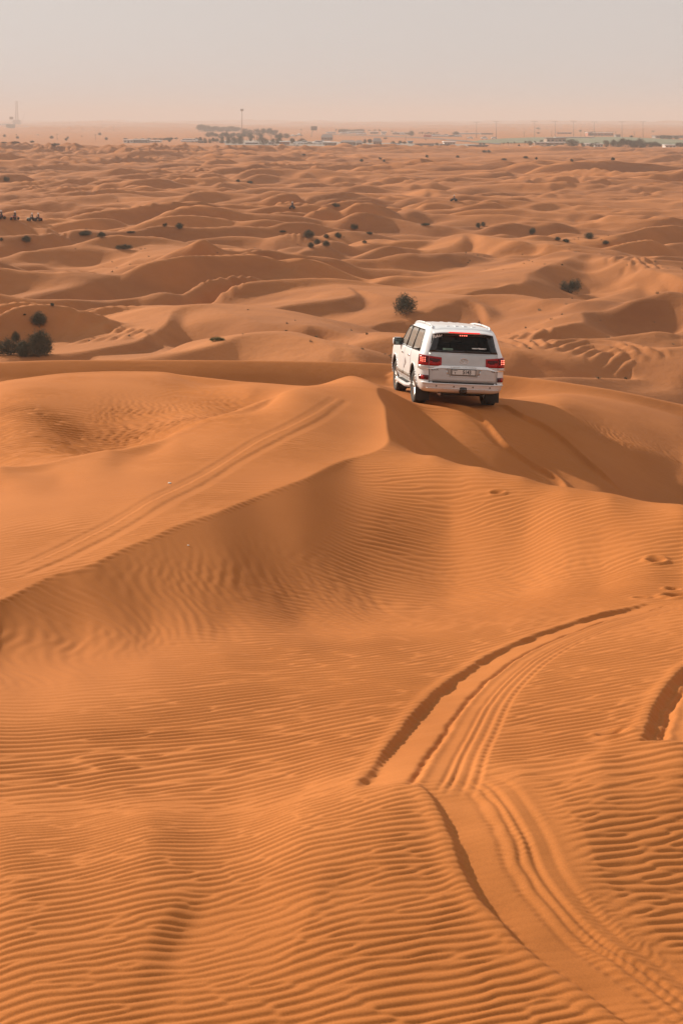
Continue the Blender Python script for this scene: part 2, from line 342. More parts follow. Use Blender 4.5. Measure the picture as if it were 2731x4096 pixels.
def ripples(X, Y, Z, zA, zD):
    """wind ripples: rows that fork, cross ripples in the troughs, smooth slip face"""
    w1 = samp(T_warp, X, Y); w2 = samp(T_warp2, X, Y)
    u = X / Y
    # ripple rows
    yy = Y - 0.30 * X
    sc = 1.0 + 0.42 * sstep(6.6, 9, Y) * (1 - sstep(20, 30, Y)) + 0.5 * sstep(26, 34, Y)
    # two sets with their own spacing, mixed by distance
    def rows(scale, ang, ofs, amp=0.16):
        ca, sa = math.cos(ang), math.sin(ang)
        a = (X * ca + Y * sa); b = (-X * sa + Y * ca)
        f = samp(T_rip, (a + ofs) / scale, (b + amp * w1 + 0.05 * w2) / scale)
        ph = np.angle(f); am = np.tanh(4.0 * np.abs(f))
        sn = np.sin(ph + 0.38 * np.cos(ph) + 0.30 * np.sin(ph))
        return sn * am * scale
    r1 = rows(0.54, 0.42, 0, 0.10)          # foreground
    r2 = rows(1.02, 0.44, 5, 0.12)          # middle face
    r3 = rows(1.30, 0.06, 9)          # upper face, nearly level rows
    m2 = sstep(6.6, 7.6, Y); m3 = sstep(13.5, 16.5, Y + 1.5 * u * 8)
    r = r1 * (1 - m2) + m2 * (r2 * (1 - m3) + r3 * m3)
    above = zA - zD      # >0: on the near side of the sharp edge
    near = above > 0
    # slip face is smooth just below the edge, left part
    bare = sstep(0.0, 0.05, above) * (1 - sstep(0.45, 1.0, above)) * (1 - sstep(-0.02, 0.05, u))
    patch = np.clip(0.92 + 0.15 * w2, 0.6, 1.15)
    amp = 0.0064 * patch * (1 - 0.97 * bare) * (1 - 0.05 * m2 * (1 - m3))
    amp = np.where(near, amp, amp * 0.85 * np.clip(0.8 + 0.4 * w1, 0.3, 1.3))
    amp = amp * (1 - 0.55 * sstep(29, 40, Y))
    bowl = (~near) * sstep(22.2, 23.5, Y + 9 * u) * (1 - sstep(31, 35, Y)) * (1 - sstep(-0.10, -0.03, u))
    amp = amp + 0.0075 * bowl * np.clip(.7 + .4 * w1, 0, 1.3)
    h = r * amp
    # cross ripples
    fc = samp(T_cross, (X + 0.25 * Y + 0.3 * w1), Y + 0.2 * w2)
    cr = np.sin(np.angle(fc) - 0.4) * np.tanh(np.abs(fc))
    line = 14.2 + 0.4 * w1 + 11.0 * u
    cm = np.exp(-((Y - line) / (1.15 + 1.5 * np.clip(u + .1, 0, .3))) ** 2) * near * (1 - sstep(0.13, 0.22, u)) * 1.0
    cb = np.exp(-((Y - 28.5 - 6 * (u + .1)) / 2.2) ** 2) * (~near) * (1 - sstep(-0.08, -0.03, u)) * sstep(-.2, -.14, u)
    cd = np.exp(-((Y - 34.0) / 1.6) ** 2) * (~near) * sstep(0.13, 0.17, u)
    h = h * (1 - 0.45 * np.clip(cm, 0, 1)) + cr * (0.0048 * cm + 0.016 * cb + 0.02 * cd)
    return h

NEARMAX = 52.0
def height_smooth(X, Y):
    """everything but ripples"""
    Z = np.zeros(X.shape)
    n = Y < 60
    f = Y > 44
    zf = np.zeros(X.shape)
    if f.any(): zf[f] = far_field(X[f], Y[f])
    zn = np.full(X.shape, 0.0)
    if n.any():
        a, _, _ = near_base(X[n], np.minimum(Y[n], 60)); zn[n] = a
    t = sstep(46.5, 59, Y)
    Z = zn * (1 - t) + zf * t
    Z[~n] = zf[~n]
    for c in crests: Z = add_crest(Z, X, Y, c)
    m = (Y > 50) & (Y < 700)
    if m.any():
        x = X[m]; y = Y[m]; p = np.clip(.5 + .6 * samp(T_big2, x * 2.2, y * 2.2), 0, 1.3) * sstep(54, 66, y) * (1 - .9 * sstep(560, 690, y))
        Z[m] += p * (0.55 * dune_wave(T_d4, x + samp(T_warp, x * .3, y * .3), y, 0.5) + 0.05 * samp(T_warp, x * .8, y * .8))
    return Z
# ---------------------------------------------------------------- track carving and the ground mesh
for t_ in tracks:
    out = []
    for (px, py), q0 in zip(t_['pix'], t_['q']):
        gx, gy = pix_to_ground(px, py, height_smooth)
        if abs(math.log(gy / q0[1])) > 0.25: gx, gy = q0[0] * gy / gy, q0[1]
        out.append((gx, gy))
    t_['q'] = spline(out, 60)
hole_w = [pix_to_ground(a, b, height_smooth) + (r, d) for a, b, r, d in holes]

def carve(X, Y):
    """returns (depth change, how much the ripples survive)"""
    dz = np.zeros(X.shape); keep = np.ones(X.shape)
    for t_ in tracks:
        q = t_['q']; W = t_['W']
        m = (X > q[:, 0].min() - 1.2) & (X < q[:, 0].max() + 1.2) & (Y > q[:, 1].min() - 1.2) & (Y < q[:, 1].max() + 1.2)
        if not m.any(): continue
        x = X[m]; y = Y[m]
        wob = 0.005 * samp(T_mott, x * 2, y * 2)
        d, sg, al, L = poly_dist(x, y, q)
        e = sstep(0, 0.35, al) * sstep(0, 0.6, L - al)
        s = d * sg * t_['side'] + wob * (d < 0.3)
        D = t_['D'] * (0.9 + 0.15 * samp(T_mott, x, y))
        soft = 3.0 if t_.get('keep') else 1.0
        bed = sstep(-0.025 * soft, 0.03 * soft, s) * np.clip(1 - s / W, 0, 1) ** 0.8
        lip = (soft < 2) * np.exp(-((s + 0.05) / 0.045) ** 2) * 0.22
        dz_ = -D * bed + D * lip
        for off, dd, ww in t_['g']:
            dz_ += -dd * np.exp(-((s - off) / ww) ** 2) + 0.5 * dd * np.exp(-((s - off - 2.2 * ww) / (ww * 1.2)) ** 2)
        inside = sstep(0.0, 0.05, s) * (1 - sstep(W * 0.75, W * 1.1, s))
        dz_ += t_['tread'] * 0.0028 * np.cos(al * 2 * math.pi / 0.042 + 3 * np.sin(s * 40)) * sstep(.14, .2, s) * (1 - sstep(W * .8, W, s)) * np.clip(.5 + samp(T_mott, x * 1.3, y), 0, 1.3)
        if 'up' in t_: dz_ += t_['up'] * np.exp(-((s + 0.06) / 0.10) ** 2)
        dz[m] += e * dz_
        keep[m] *= 1 - e * (0.93 if not t_.get('keep') else 0.35) * np.maximum(inside, 0.65 * np.exp(-(s / 0.10) ** 2))
    for hx, hy, r, d in hole_w:
        rr = np.hypot((X - hx), (Y - hy)) / r
        dz += -d * np.exp(-(rr ** 2) * 2.5) + d * 0.45 * np.exp(-((rr - 1.25) / 0.35) ** 2)
    return dz, keep

FY = np.exp(np.linspace(math.log(50), math.log(420), 1500))
scar_q = []
for pts, n_ in scars:
    W_ = []
    for px, py in pts:
        u = (px - 341) / F; z_ = height_smooth(u * FY, FY); hit = np.nonzero(z_ >= HC - (py - 120) / F * FY)[0]; i = hit[0] if len(hit) else 600
        W_.append((u * FY[i], FY[i]))
    scar_q.append((spline(W_, 30), n_))
def scar_depth(X, Y):
    dz = np.zeros(X.shape)
    for q, n_ in scar_q:
        m = (X > q[:, 0].min() - 5) & (X < q[:, 0].max() + 5) & (Y > q[:, 1].min() - 8) & (Y < q[:, 1].max() + 8)
        if not m.any(): continue
        d, sg, al, L = poly_dist(X[m], Y[m], q); s = d * sg + 0.25 * samp(T_warp, X[m], Y[m])
        e = sstep(0, .2 * L, al) * sstep(0, .2 * L, L - al)
        dz[m] += e * 0.085 * np.cos(2 * math.pi * s / 0.95) * (1 - sstep(n_ * .35, n_ * .55, np.abs(s)))
    return dz
def ground_height(X, Y):
    """the full height of the sand at any point (arrays)"""
    X = np.asarray(X, float); Y = np.asarray(Y, float)
    Z = height_smooth(X, Y)
    m = (Y > 50) & (Y < 420)
    if m.any(): Z[m] += scar_depth(X[m], Y[m])
    n = Y < NEARMAX
    if n.any():
        x = X[n]; y = Y[n]
        _, zA, zD = near_base(x, y)
        dz, keep = carve(x, y)
        Z[n] += dz + keep * ripples(x, y, Z[n], zA, zD) * (1 - sstep(46, 51, y))
    return Z
def gz(x, y): return float(ground_height(np.array([float(x)]), np.array([float(y)]))[0])

def fine_rows():
    r = []
    Y = 1.4
    while Y < 22000:
        if Y < 3.6: k = 0.012
        elif Y < 9: k = 0.00125
        elif Y < 46: k = ROWK
        elif Y < 190: k = 0.0032
        elif Y < 900: k = 0.0036
        else: k = 0.022
        r.append(Y); Y *= 1 + k
    return np.array(r)
ROWK = 0.00165
rows_ = fine_rows()
uc = np.arange(-0.262, 0.2621, 0.00125)
wing = 0.262 + 0.004 * np.cumsum(1.06 ** np.arange(52)) 
us = np.concatenate([-wing[::-1], uc, wing])
Ug, Yg = np.meshgrid(us, rows_)
Xg = Ug * Yg
Zg = np.empty_like(Xg)
for i0 in range(0, len(rows_), 200):
    s = slice(i0, i0 + 200)
    Zg[s] = ground_height(Xg[s].ravel(), Yg[s].ravel()).reshape(Xg[s].shape)

def grid_mesh(name, Xg, Yg, Zg, mat):
    nr, nc = Xg.shape
    me = bpy.data.meshes.new(name)
    co = np.stack([Xg, Yg, Zg], -1).astype(np.float32).ravel()
    me.vertices.add(nr * nc); me.vertices.foreach_set('co', co)
    i = np.arange(nr - 1)[:, None] * nc + np.arange(nc - 1)[None, :]
    f = np.stack([i, i + 1, i + nc + 1, i + nc], -1).reshape(-1, 4).astype(np.int32)
    me.loops.add(f.size); me.loops.foreach_set('vertex_index', f.ravel())
    me.polygons.add(len(f)); me.polygons.foreach_set('loop_start', np.arange(0, f.size, 4, dtype=np.int32))
    me.update(calc_edges=True)
    me.polygons.foreach_set('use_smooth', np.ones(len(f), bool))
    me.materials.append(mat)
    o = bpy.data.objects.new(name, me); C.objects.link(o)
    return o

# ---------------------------------------------------------------- materials
def new_mat(name):
    m = bpy.data.materials.new(name); m.use_nodes = True
    return m, m.node_tree, m.node_tree.nodes['Principled BSDF']
def simple(name, col, rough=0.6, metal=0.0, var=0.0, scale=3.0, spec=0.5, bump=0.0, coat=0.0):
    m, t, b = new_mat(name)
    b.inputs['Base Color'].default_value = (*col, 1); b.inputs['Roughness'].default_value = rough
    b.inputs['Metallic'].default_value = metal; b.inputs['Specular IOR Level'].default_value = spec
    b.inputs['Coat Weight'].default_value = coat
    tc = t.nodes.new('ShaderNodeTexCoord'); n = t.nodes.new('ShaderNodeTexNoise')
    n.inputs['Scale'].default_value = scale; n.inputs['Detail'].default_value = 4
    t.links.new(tc.outputs['Object'], n.inputs['Vector'])
    if var > 0:
        r = t.nodes.new('ShaderNodeMapRange'); r.inputs[1].default_value = 0.3; r.inputs[2].default_value = 0.7
        r.inputs[3].default_value = 1 - var; r.inputs[4].default_value = 1 + var
        mm = t.nodes.new('ShaderNodeMix'); mm.data_type = 'RGBA'; mm.blend_type = 'MULTIPLY'; mm.inputs[0].default_value = 1
        mm.inputs[6].default_value = (*col, 1)
        t.links.new(n.outputs['Fac'], r.inputs[0]); t.links.new(r.outputs[0], mm.inputs[7]); t.links.new(mm.outputs[2], b.inputs['Base Color'])
    if bump > 0:
        bp = t.nodes.new('ShaderNodeBump'); bp.inputs['Strength'].default_value = bump
        t.links.new(n.outputs['Fac'], bp.inputs['Height']); t.links.new(bp.outputs[0], b.inputs['Normal'])
    return m

SAND_A, SAND_B = (0.44, 0.158, 0.042), (0.385, 0.133, 0.033)
def sand_material():
    m, t, b = new_mat('sand')
    N = t.nodes; Lk = t.links
    geo = N.new('ShaderNodeNewGeometry')
    n1 = N.new('ShaderNodeTexNoise'); n1.inputs['Scale'].default_value = 0.35; n1.inputs['Detail'].default_value = 6
    n2 = N.new('ShaderNodeTexNoise'); n2.inputs['Scale'].default_value = 160.0; n2.inputs['Detail'].default_value = 2
    n3 = N.new('ShaderNodeTexNoise'); n3.inputs['Scale'].default_value = 0.05; n3.inputs['Detail'].default_value = 9; n3.inputs['Roughness'].default_value = 0.68
    mp = N.new('ShaderNodeMapping'); mp.inputs['Scale'].default_value = (0.55, 1.6, 1.0); mp.inputs['Rotation'].default_value = (0, 0, -0.3); Lk.new(geo.outputs['Position'], mp.inputs['Vector']); Lk.new(mp.outputs[0], n3.inputs['Vector'])
    for n in (n1, n2): Lk.new(geo.outputs['Position'], n.inputs['Vector'])
    cr = N.new('ShaderNodeMix'); cr.data_type = 'RGBA'
    cr.inputs[6].default_value = (*SAND_A, 1); cr.inputs[7].default_value = (*SAND_B, 1)
    mr = N.new('ShaderNodeMapRange'); mr.inputs[1].default_value = .35; mr.inputs[2].default_value = .65
    Lk.new(n1.outputs['Fac'], mr.inputs[0]); Lk.new(mr.outputs[0], cr.inputs[0])
    # the plain is paler, browner sand in large patches
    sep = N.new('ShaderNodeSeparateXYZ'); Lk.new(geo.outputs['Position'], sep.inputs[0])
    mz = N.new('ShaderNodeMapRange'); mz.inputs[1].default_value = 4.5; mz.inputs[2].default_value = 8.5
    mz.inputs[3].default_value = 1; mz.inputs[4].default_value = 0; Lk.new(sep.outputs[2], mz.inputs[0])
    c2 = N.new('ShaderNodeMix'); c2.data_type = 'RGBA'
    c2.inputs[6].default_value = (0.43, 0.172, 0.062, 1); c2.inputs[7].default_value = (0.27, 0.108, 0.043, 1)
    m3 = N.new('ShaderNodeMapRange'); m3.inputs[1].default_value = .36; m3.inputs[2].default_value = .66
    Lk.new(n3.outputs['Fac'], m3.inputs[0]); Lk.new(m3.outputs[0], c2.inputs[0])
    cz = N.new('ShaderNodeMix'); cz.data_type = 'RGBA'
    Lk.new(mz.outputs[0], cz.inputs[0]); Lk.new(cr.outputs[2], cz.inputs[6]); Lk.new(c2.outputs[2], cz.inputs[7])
    gr = N.new('ShaderNodeMapRange'); gr.inputs[1].default_value = .25; gr.inputs[2].default_value = .75
    gr.inputs[3].default_value = .86; gr.inputs[4].default_value = 1.14; Lk.new(n2.outputs['Fac'], gr.inputs[0])
    mm = N.new('ShaderNodeMix'); mm.data_type = 'RGBA'; mm.blend_type = 'MULTIPLY'; mm.inputs[0].default_value = 1
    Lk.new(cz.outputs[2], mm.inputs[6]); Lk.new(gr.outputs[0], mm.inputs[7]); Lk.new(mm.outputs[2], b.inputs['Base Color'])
    b.inputs['Roughness'].default_value = 0.95; b.inputs['Specular IOR Level'].default_value = 0.12
    # grains, and on the far plain the shallow ripple relief that is too fine for the mesh
    nb = N.new('ShaderNodeTexNoise'); nb.inputs['Scale'].default_value = 0.9; nb.inputs['Detail'].default_value = 8; nb.inputs['Roughness'].default_value = 0.65
    Lk.new(geo.outputs['Position'], nb.inputs['Vector'])
    bp = N.new('ShaderNodeBump'); bp.inputs['Strength'].default_value = 0.55; bp.inputs['Distance'].default_value = 0.16
    mul = N.new('ShaderNodeMath'); mul.operation = 'MULTIPLY'; Lk.new(nb.outputs['Fac'], mul.inputs[0]); Lk.new(mz.outputs[0], mul.inputs[1])
    Lk.new(mul.outputs[0], bp.inputs['Height'])
    b2 = N.new('ShaderNodeBump'); b2.inputs['Strength'].default_value = 0.25; b2.inputs['Distance'].default_value = 0.002
    Lk.new(n2.outputs['Fac'], b2.inputs['Height']); Lk.new(bp.outputs[0], b2.inputs['Normal']); Lk.new(b2.outputs[0], b.inputs['Normal'])
    return m
M_sand = sand_material()
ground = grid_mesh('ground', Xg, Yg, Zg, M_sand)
ground['kind'] = 'structure'
# ---------------------------------------------------------------- object helpers
def link_mesh(name, bm, mat, parent=None, smooth=True, angle=None):
    me = bpy.data.meshes.new(name); bmesh.ops.recalc_face_normals(bm, faces=bm.faces[:])
    bm.to_mesh(me); bm.free()
    for m in (mat if isinstance(mat, (list, tuple)) else [mat]): me.materials.append(m)
    o = bpy.data.objects.new(name, me); C.objects.link(o)
    if parent is not None: o.parent = parent
    if smooth:
        for p in me.polygons: p.use_smooth = True
        if angle is not None:
            try: me.set_sharp_from_angle(angle=math.radians(angle))
            except Exception: pass
    return o
def empty(name, loc, label, cat, group=None):
    o = bpy.data.objects.new(name, None); C.objects.link(o); o.location = loc
    o['label'] = label; o['category'] = cat
    if group: o['group'] = group
    return o
def tag(o, label, cat, group=None):
    o['label'] = label; o['category'] = cat
    if group: o['group'] = group
    return o
def bm_box(bm, x0, x1, y0, y1, z0, z1, bev=0.0, mtx=None):
    r = bmesh.ops.create_cube(bm, size=1.0)
    vs = r['verts']
    for v in vs: v.co = Vector(((x0 + x1) / 2 + v.co.x * (x1 - x0), (y0 + y1) / 2 + v.co.y * (y1 - y0), (z0 + z1) / 2 + v.co.z * (z1 - z0)))
    if bev > 0:
        es = list({e for v in vs for e in v.link_edges})
        r2 = bmesh.ops.bevel(bm, geom=es, offset=bev, segments=2, affect='EDGES', profile=0.5)
        vs = list({v for v in r2['verts']} | {v for v in vs if v.is_valid})
    if mtx is not None:
        for v in vs: v.co = mtx @ v.co
    return vs
def bm_cyl(bm, p0, p1, r0, r1=None, seg=16, caps=True):
    p0 = Vector(p0); p1 = Vector(p1); r1 = r0 if r1 is None else r1
    z = (p1 - p0).normalized(); x = z.orthogonal().normalized(); y = z.cross(x)
    a = [bm.verts.new(p0 + r0 * (x * math.cos(2*math.pi*i/seg) + y * math.sin(2*math.pi*i/seg))) for i in range(seg)]
    b = [bm.verts.new(p1 + r1 * (x * math.cos(2*math.pi*i/seg) + y * math.sin(2*math.pi*i/seg))) for i in range(seg)]
    for i in range(seg): bm.faces.new((a[i], a[(i+1) % seg], b[(i+1) % seg], b[i]))
    if caps: bm.faces.new(a[::-1]); bm.faces.new(b)
def bm_lathe(bm, prof, axis, seg=48, closed=True):
    """profile [(radius, offset along axis)] turned round the x axis through point axis"""
    rings = []
    for r, off in prof:
        rings.append([bm.verts.new((axis[0] + off, axis[1] + r * math.cos(2*math.pi*i/seg), axis[2] + r * math.sin(2*math.pi*i/seg))) for i in range(seg)])
    n = len(rings)
    for k in range(n if closed else n - 1):
        A, B = rings[k], rings[(k + 1) % n]
        for i in range(seg): bm.faces.new((A[i], A[(i+1) % seg], B[(i+1) % seg], B[i]))
def text_mesh(name, body, size, mtx, mat, parent, depth=0.002, bold=0.0, sx=1.0):
    cu = bpy.data.curves.new(name, 'FONT'); cu.body = body; cu.size = size; cu.extrude = depth; cu.offset = bold
    cu.align_x = 'CENTER'; cu.align_y = 'CENTER'
    ob = bpy.data.objects.new('tmp', cu); C.objects.link(ob)
    bpy.context.view_layer.update()
    me = bpy.data.meshes.new_from_object(ob.evaluated_get(bpy.context.evaluated_depsgraph_get()))
    bpy.data.objects.remove(ob); bpy.data.curves.remove(cu)
    me.transform(mtx @ Matrix.Diagonal((sx, 1, 1, 1))); me.name = name
    me.materials.clear(); me.materials.append(mat)
    o = bpy.data.objects.new(name, me); C.objects.link(o); o.parent = parent
    return o

# ---------------------------------------------------------------- the white off-roader
def paint_material():
    m, t, b = new_mat('white_paint')
    b.inputs['Roughness'].default_value = 0.32; b.inputs['Coat Weight'].default_value = 0.35; b.inputs['Coat Roughness'].default_value = 0.12
    tc = t.nodes.new('ShaderNodeTexCoord'); sep = t.nodes.new('ShaderNodeSeparateXYZ'); t.links.new(tc.outputs['Object'], sep.inputs[0])
    n = t.nodes.new('ShaderNodeTexNoise'); n.inputs['Scale'].default_value = 3.2; n.inputs['Detail'].default_value = 6; t.links.new(tc.outputs['Object'], n.inputs['Vector'])
    # dust plus painted-in reflection of the sand, thickening towards the sills
    mr = t.nodes.new('ShaderNodeMapRange'); mr.inputs[1].default_value = 1.15; mr.inputs[2].default_value = 0.35; mr.inputs[3].default_value = 0.0; mr.inputs[4].default_value = 0.42
    t.links.new(sep.outputs[2], mr.inputs[0])
    mu = t.nodes.new('ShaderNodeMath'); mu.operation = 'MULTIPLY'; t.links.new(mr.outputs[0], mu.inputs[0]); t.links.new(n.outputs['Fac'], mu.inputs[1])
    mx = t.nodes.new('ShaderNodeMix'); mx.data_type = 'RGBA'; mx.inputs[6].default_value = (0.72, 0.745, 0.77, 1); mx.inputs[7].default_value = (0.50, 0.30, 0.17, 1)
    t.links.new(mu.outputs[0], mx.inputs[0]); t.links.new(mx.outputs[2], b.inputs['Base Color'])
    return m
M_paint = paint_material()
M_tail_shade = simple('shaded_white_paint', (0.47, 0.475, 0.475), rough=0.30, metal=0.25, var=0.06, scale=5)  # white tailgate with the shade of the rear put into a greyer colour
M_chrome = simple('chrome', (0.72, 0.72, 0.72), rough=0.16, metal=1.0)
M_black = simple('black_rubber', (0.018, 0.018, 0.018), rough=0.75, var=0.2)
M_gloss = simple('black_gloss', (0.012, 0.012, 0.014), rough=0.12)
M_tyre = simple('tyre_rubber', (0.035, 0.028, 0.023), rough=0.9, var=0.4, scale=6)
M_alloy = simple('alloy', (0.62, 0.60, 0.57), rough=0.3, metal=0.85)
M_dark = simple('dark_underbody', (0.02, 0.017, 0.015), rough=0.9)
M_seat = simple('grey_upholstery', (0.05, 0.05, 0.052), rough=0.9)
M_red = simple('red_lens', (0.34, 0.004, 0.005), rough=0.15, spec=0.25)
M_redd = simple('dark_red_lens', (0.07, 0.003, 0.004), rough=0.15, spec=0.25)
M_clear = simple('clear_lens', (0.62, 0.60, 0.58), rough=0.12, coat=0.6, metal=0.3)
M_plate = simple('plate_white', (0.62, 0.60, 0.57), rough=0.5)
M_ink = simple('black_ink', (0.015, 0.015, 0.018), rough=0.6)
M_white_ink = simple('white_ink', (0.78, 0.78, 0.76), rough=0.6)
M_green_ink = simple('sticker_green', (0.16, 0.27, 0.20), rough=0.6)
M_badge = simple('dull_badge', (0.17, 0.15, 0.14), rough=0.4, metal=0.5)
M_decal = simple('faded_red_decal', (0.45, 0.10, 0.07), rough=0.6)
M_step = simple('step_tread', (0.09, 0.085, 0.08), rough=0.85, var=0.3, scale=40)
M_bar = simple('brown_trim', (0.16, 0.115, 0.085), rough=0.7)
def emit(name, col, s):
    m, t, b = new_mat(name); b.inputs['Base Color'].default_value = (*col, 1); b.inputs['Emission Color'].default_value = (*col, 1); b.inputs['Emission Strength'].default_value = s; return m
M_led = emit('lit_led', (1.0, 0.16, 0.10), 3.2)
M_lit = emit('lit_brake_bar', (0.85, 0.012, 0.008), 0.9)
def glass_mat(name, tint, trans, rough=0.02, ior=1.6, sky_tone=0.0):
    m = bpy.data.materials.new(name); m.use_nodes = True; t = m.node_tree; t.nodes.clear()
    out = t.nodes.new('ShaderNodeOutputMaterial'); tr = t.nodes.new('ShaderNodeBsdfTransparent'); tr.inputs[0].default_value = (*tint, 1)
    gl = t.nodes.new('ShaderNodeBsdfGlossy'); gl.inputs['Roughness'].default_value = rough; gl.inputs['Color'].default_value = (.95, .95, .95, 1)
    fr = t.nodes.new('ShaderNodeFresnel'); fr.inputs[0].default_value = ior
    mx = t.nodes.new('ShaderNodeMixShader'); t.links.new(fr.outputs[0], mx.inputs[0]); t.links.new(tr.outputs[0], mx.inputs[1]); t.links.new(gl.outputs[0], mx.inputs[2])
    
    if sky_tone > 0:
        df = t.nodes.new('ShaderNodeBsdfDiffuse'); df.inputs[0].default_value = (0.50, 0.46, 0.41, 1); m2 = t.nodes.new('ShaderNodeMixShader'); m2.inputs[0].default_value = sky_tone  # pale diffuse share painted in for sky reflected by the panes
        t.links.new(mx.outputs[0], m2.inputs[1]); t.links.new(df.outputs[0], m2.inputs[2]); t.links.new(m2.outputs[0], out.inputs[0])
    else: t.links.new(mx.outputs[0], out.inputs[0])
    return m
M_glass_t = glass_mat('tinted_glass', (0.22, 0.23, 0.24), 0, ior=1.22)
M_glass_c = glass_mat('side_glass', (0.30, 0.30, 0.29), 0, ior=2.0, sky_tone=0.33)

LV = [  # z, rear y, front y, half width, rear corner radius
 (0.36,-2.36,2.12,0.84,0.30),(0.40,-2.52,2.24,0.91,0.32),(0.46,-2.58,2.30,0.945,0.33),(0.56,-2.61,2.34,0.97,0.33),(0.60,-2.60,2.35,0.975,0.32),(0.625,-2.55,2.35,0.98,0.30),(0.70,-2.545,2.36,0.985,0.29),
 (0.85,-2.54,2.36,0.988,0.28),(1.0,-2.53,2.35,0.988,0.26),(1.13,-2.515,2.30,0.982,0.25),(1.20,-2.505,2.16,0.972,0.25),(1.245,-2.495,1.55,0.958,0.25),(1.28,-2.485,1.34,0.945,0.25),(1.32,-2.47,1.24,0.93,0.25),
 (1.45,-2.43,1.04,0.895,0.25),(1.60,-2.375,0.80,0.852,0.25),(1.72,-2.325,0.60,0.812,0.25),(1.79,-2.28,0.46,0.775,0.26),(1.835,-2.22,0.34,0.735,0.28),(1.868,-2.13,0.20,0.665,0.30),(1.888,-1.98,0.02,0.55,0.32),(1.898,-1.70,-0.2,0.38,0.25)]
LVa = np.array(LV)
def lv(z): return [float(np.interp(z, LVa[:, 0], LVa[:, k])) for k in (1, 2, 3, 4)]
def rearP(t, z, off=0.0):
    """point on the rear/side skin: t runs along the outline from the tail's middle (t<0 left, t>0 right)"""
    yr, yf, w, r = lv(z); a = abs(t); sx = 1 if t >= 0 else -1
    s0 = w - r; arc = r * math.pi / 2
    if a <= s0: x, y, nx, ny = a, yr, 0, -1
    elif a <= s0 + arc:
        th = (a - s0) / r; x = s0 + r * math.sin(th); y = yr + r - r * math.cos(th); nx, ny = math.sin(th), -math.cos(th)
    else: x, y, nx, ny = w, yr + r + (a - s0 - arc), 1, 0
    # slight crown of the tail
    if a <= s0: y += 0.03 * (a / s0) ** 2 ; 
    else: y += 0.03
    return Vector((sx * (x + nx * off), y + ny * off, z))
def sideP(side, y, z, off=0.0):
    yr, yf, w, r = lv(z)
    return Vector((side * (w + off), y, z))
def outline(z, nc=8, frontr=0.42):
    yr, yf, w, r = lv(z)
    pts = []
    s0 = w - r
    for i in range(7): pts.append((s0 * i / 6, yr + 0.03 * (i / 6) ** 2))
    for i in range(1, nc + 1):
        th = math.pi / 2 * i / nc; pts.append((s0 + r * math.sin(th), yr + 0.03 + r - r * math.cos(th)))
    fr = min(frontr, w * 0.9, (yf - yr) * 0.4); y0 = yr + 0.03 + r; y1 = yf - fr
    for i in range(1, 25): pts.append((w, y0 + (y1 - y0) * i / 24))
    for i in range(1, nc + 1):
        th = math.pi / 2 * i / nc; pts.append((w - fr + fr * math.cos(th), y1 + fr * math.sin(th)))
    for i in range(1, 5): pts.append(((w - fr) * (1 - i / 4), yf))
    left = [(-x, y) for x, y in pts[1:-1]][::-1]
    return [Vector((x, y, z)) for x, y in pts + left]
def patch(bm, P, rows, off=0.006, th=0.012):
    """rows: lists of (a, z); P(a, z, off) -> skin point. builds a thin curved plate with closed edges"""
    nr, nc = len(rows), len(rows[0])
    o = [[bm.verts.new(P(a, z, off)) for a, z in r] for r in rows]
    i_ = [[bm.verts.new(P(a, z, off - th)) for a, z in r] for r in rows]
    for j in range(nr - 1):
        for k in range(nc - 1):
            bm.faces.new((o[j][k], o[j][k+1], o[j+1][k+1], o[j+1][k]))
            bm.faces.new((i_[j][k], i_[j+1][k], i_[j+1][k+1], i_[j][k+1]))
    for k in range(nc - 1):
        bm.faces.new((o[0][k], i_[0][k], i_[0][k+1], o[0][k+1])); bm.faces.new((o[-1][k], o[-1][k+1], i_[-1][k+1], i_[-1][k]))
    for j in range(nr - 1):
        bm.faces.new((o[j][0], o[j+1][0], i_[j+1][0], i_[j][0])); bm.faces.new((o[j][-1], i_[j][-1], i_[j+1][-1], o[j+1][-1]))
def quad_rows(left, right, z0, z1, nr=8, nc=10):
    """left(z), right(z) give the a limits"""
    return [[(left(z) + (right(z) - left(z)) * k / (nc - 1), z) for k in range(nc)] for z in [z0 + (z1 - z0) * j / (nr - 1) for j in range(nr)]]
def lin(z0, a0, z1, a1): return lambda z: a0 + (a1 - a0) * (z - z0) / (z1 - z0)

def apply_mods(o):
    bpy.context.view_layer.update()
    me = bpy.data.meshes.new_from_object(o.evaluated_get(bpy.context.evaluated_depsgraph_get()))
    o.modifiers.clear(); old = o.data; o.data = me; bpy.data.meshes.remove(old)

RW = 0.40    # wheel radius
AXR, AXF = -1.425, 1.425
car = empty('off_road_vehicle', (0, 0, 0), 'white four-wheel-drive wagon seen from behind with brake lights lit, driving over the dune crest', 'car')
# body shell
bm = bmesh.new(); rings = [[bm.verts.new(p) for p in outline(L[0])] for L in LV]
n_ = len(rings[0])
for A_, B_ in zip(rings, rings[1:]):
    for i in range(n_): bm.faces.new((A_[i], A_[(i+1) % n_], B_[(i+1) % n_], B_[i]))
bm.faces.new(rings[0][::-1]); bm.faces.new(rings[-1])
body = link_mesh('body', bm, [M_paint, M_dark], car)
cut = []
def cutter(bm):
    bmesh.ops.recalc_face_normals(bm, faces=bm.faces[:])
    me = bpy.data.meshes.new('cut'); bm.to_mesh(me); bm.free(); me.materials.append(M_paint); me.materials.append(M_dark)
    for p in me.polygons: p.material_index = 1
    o = bpy.data.objects.new('cut', me); C.objects.link(o); cut.append(o)
for ax in (AXR, AXF):
    for s in (-1, 1):
        bm = bmesh.new(); bm_cyl(bm, (s * 0.60, ax, RW + 0.06), (s * 1.3, ax, RW + 0.06), 0.495, seg=40)
        cutter(bm)
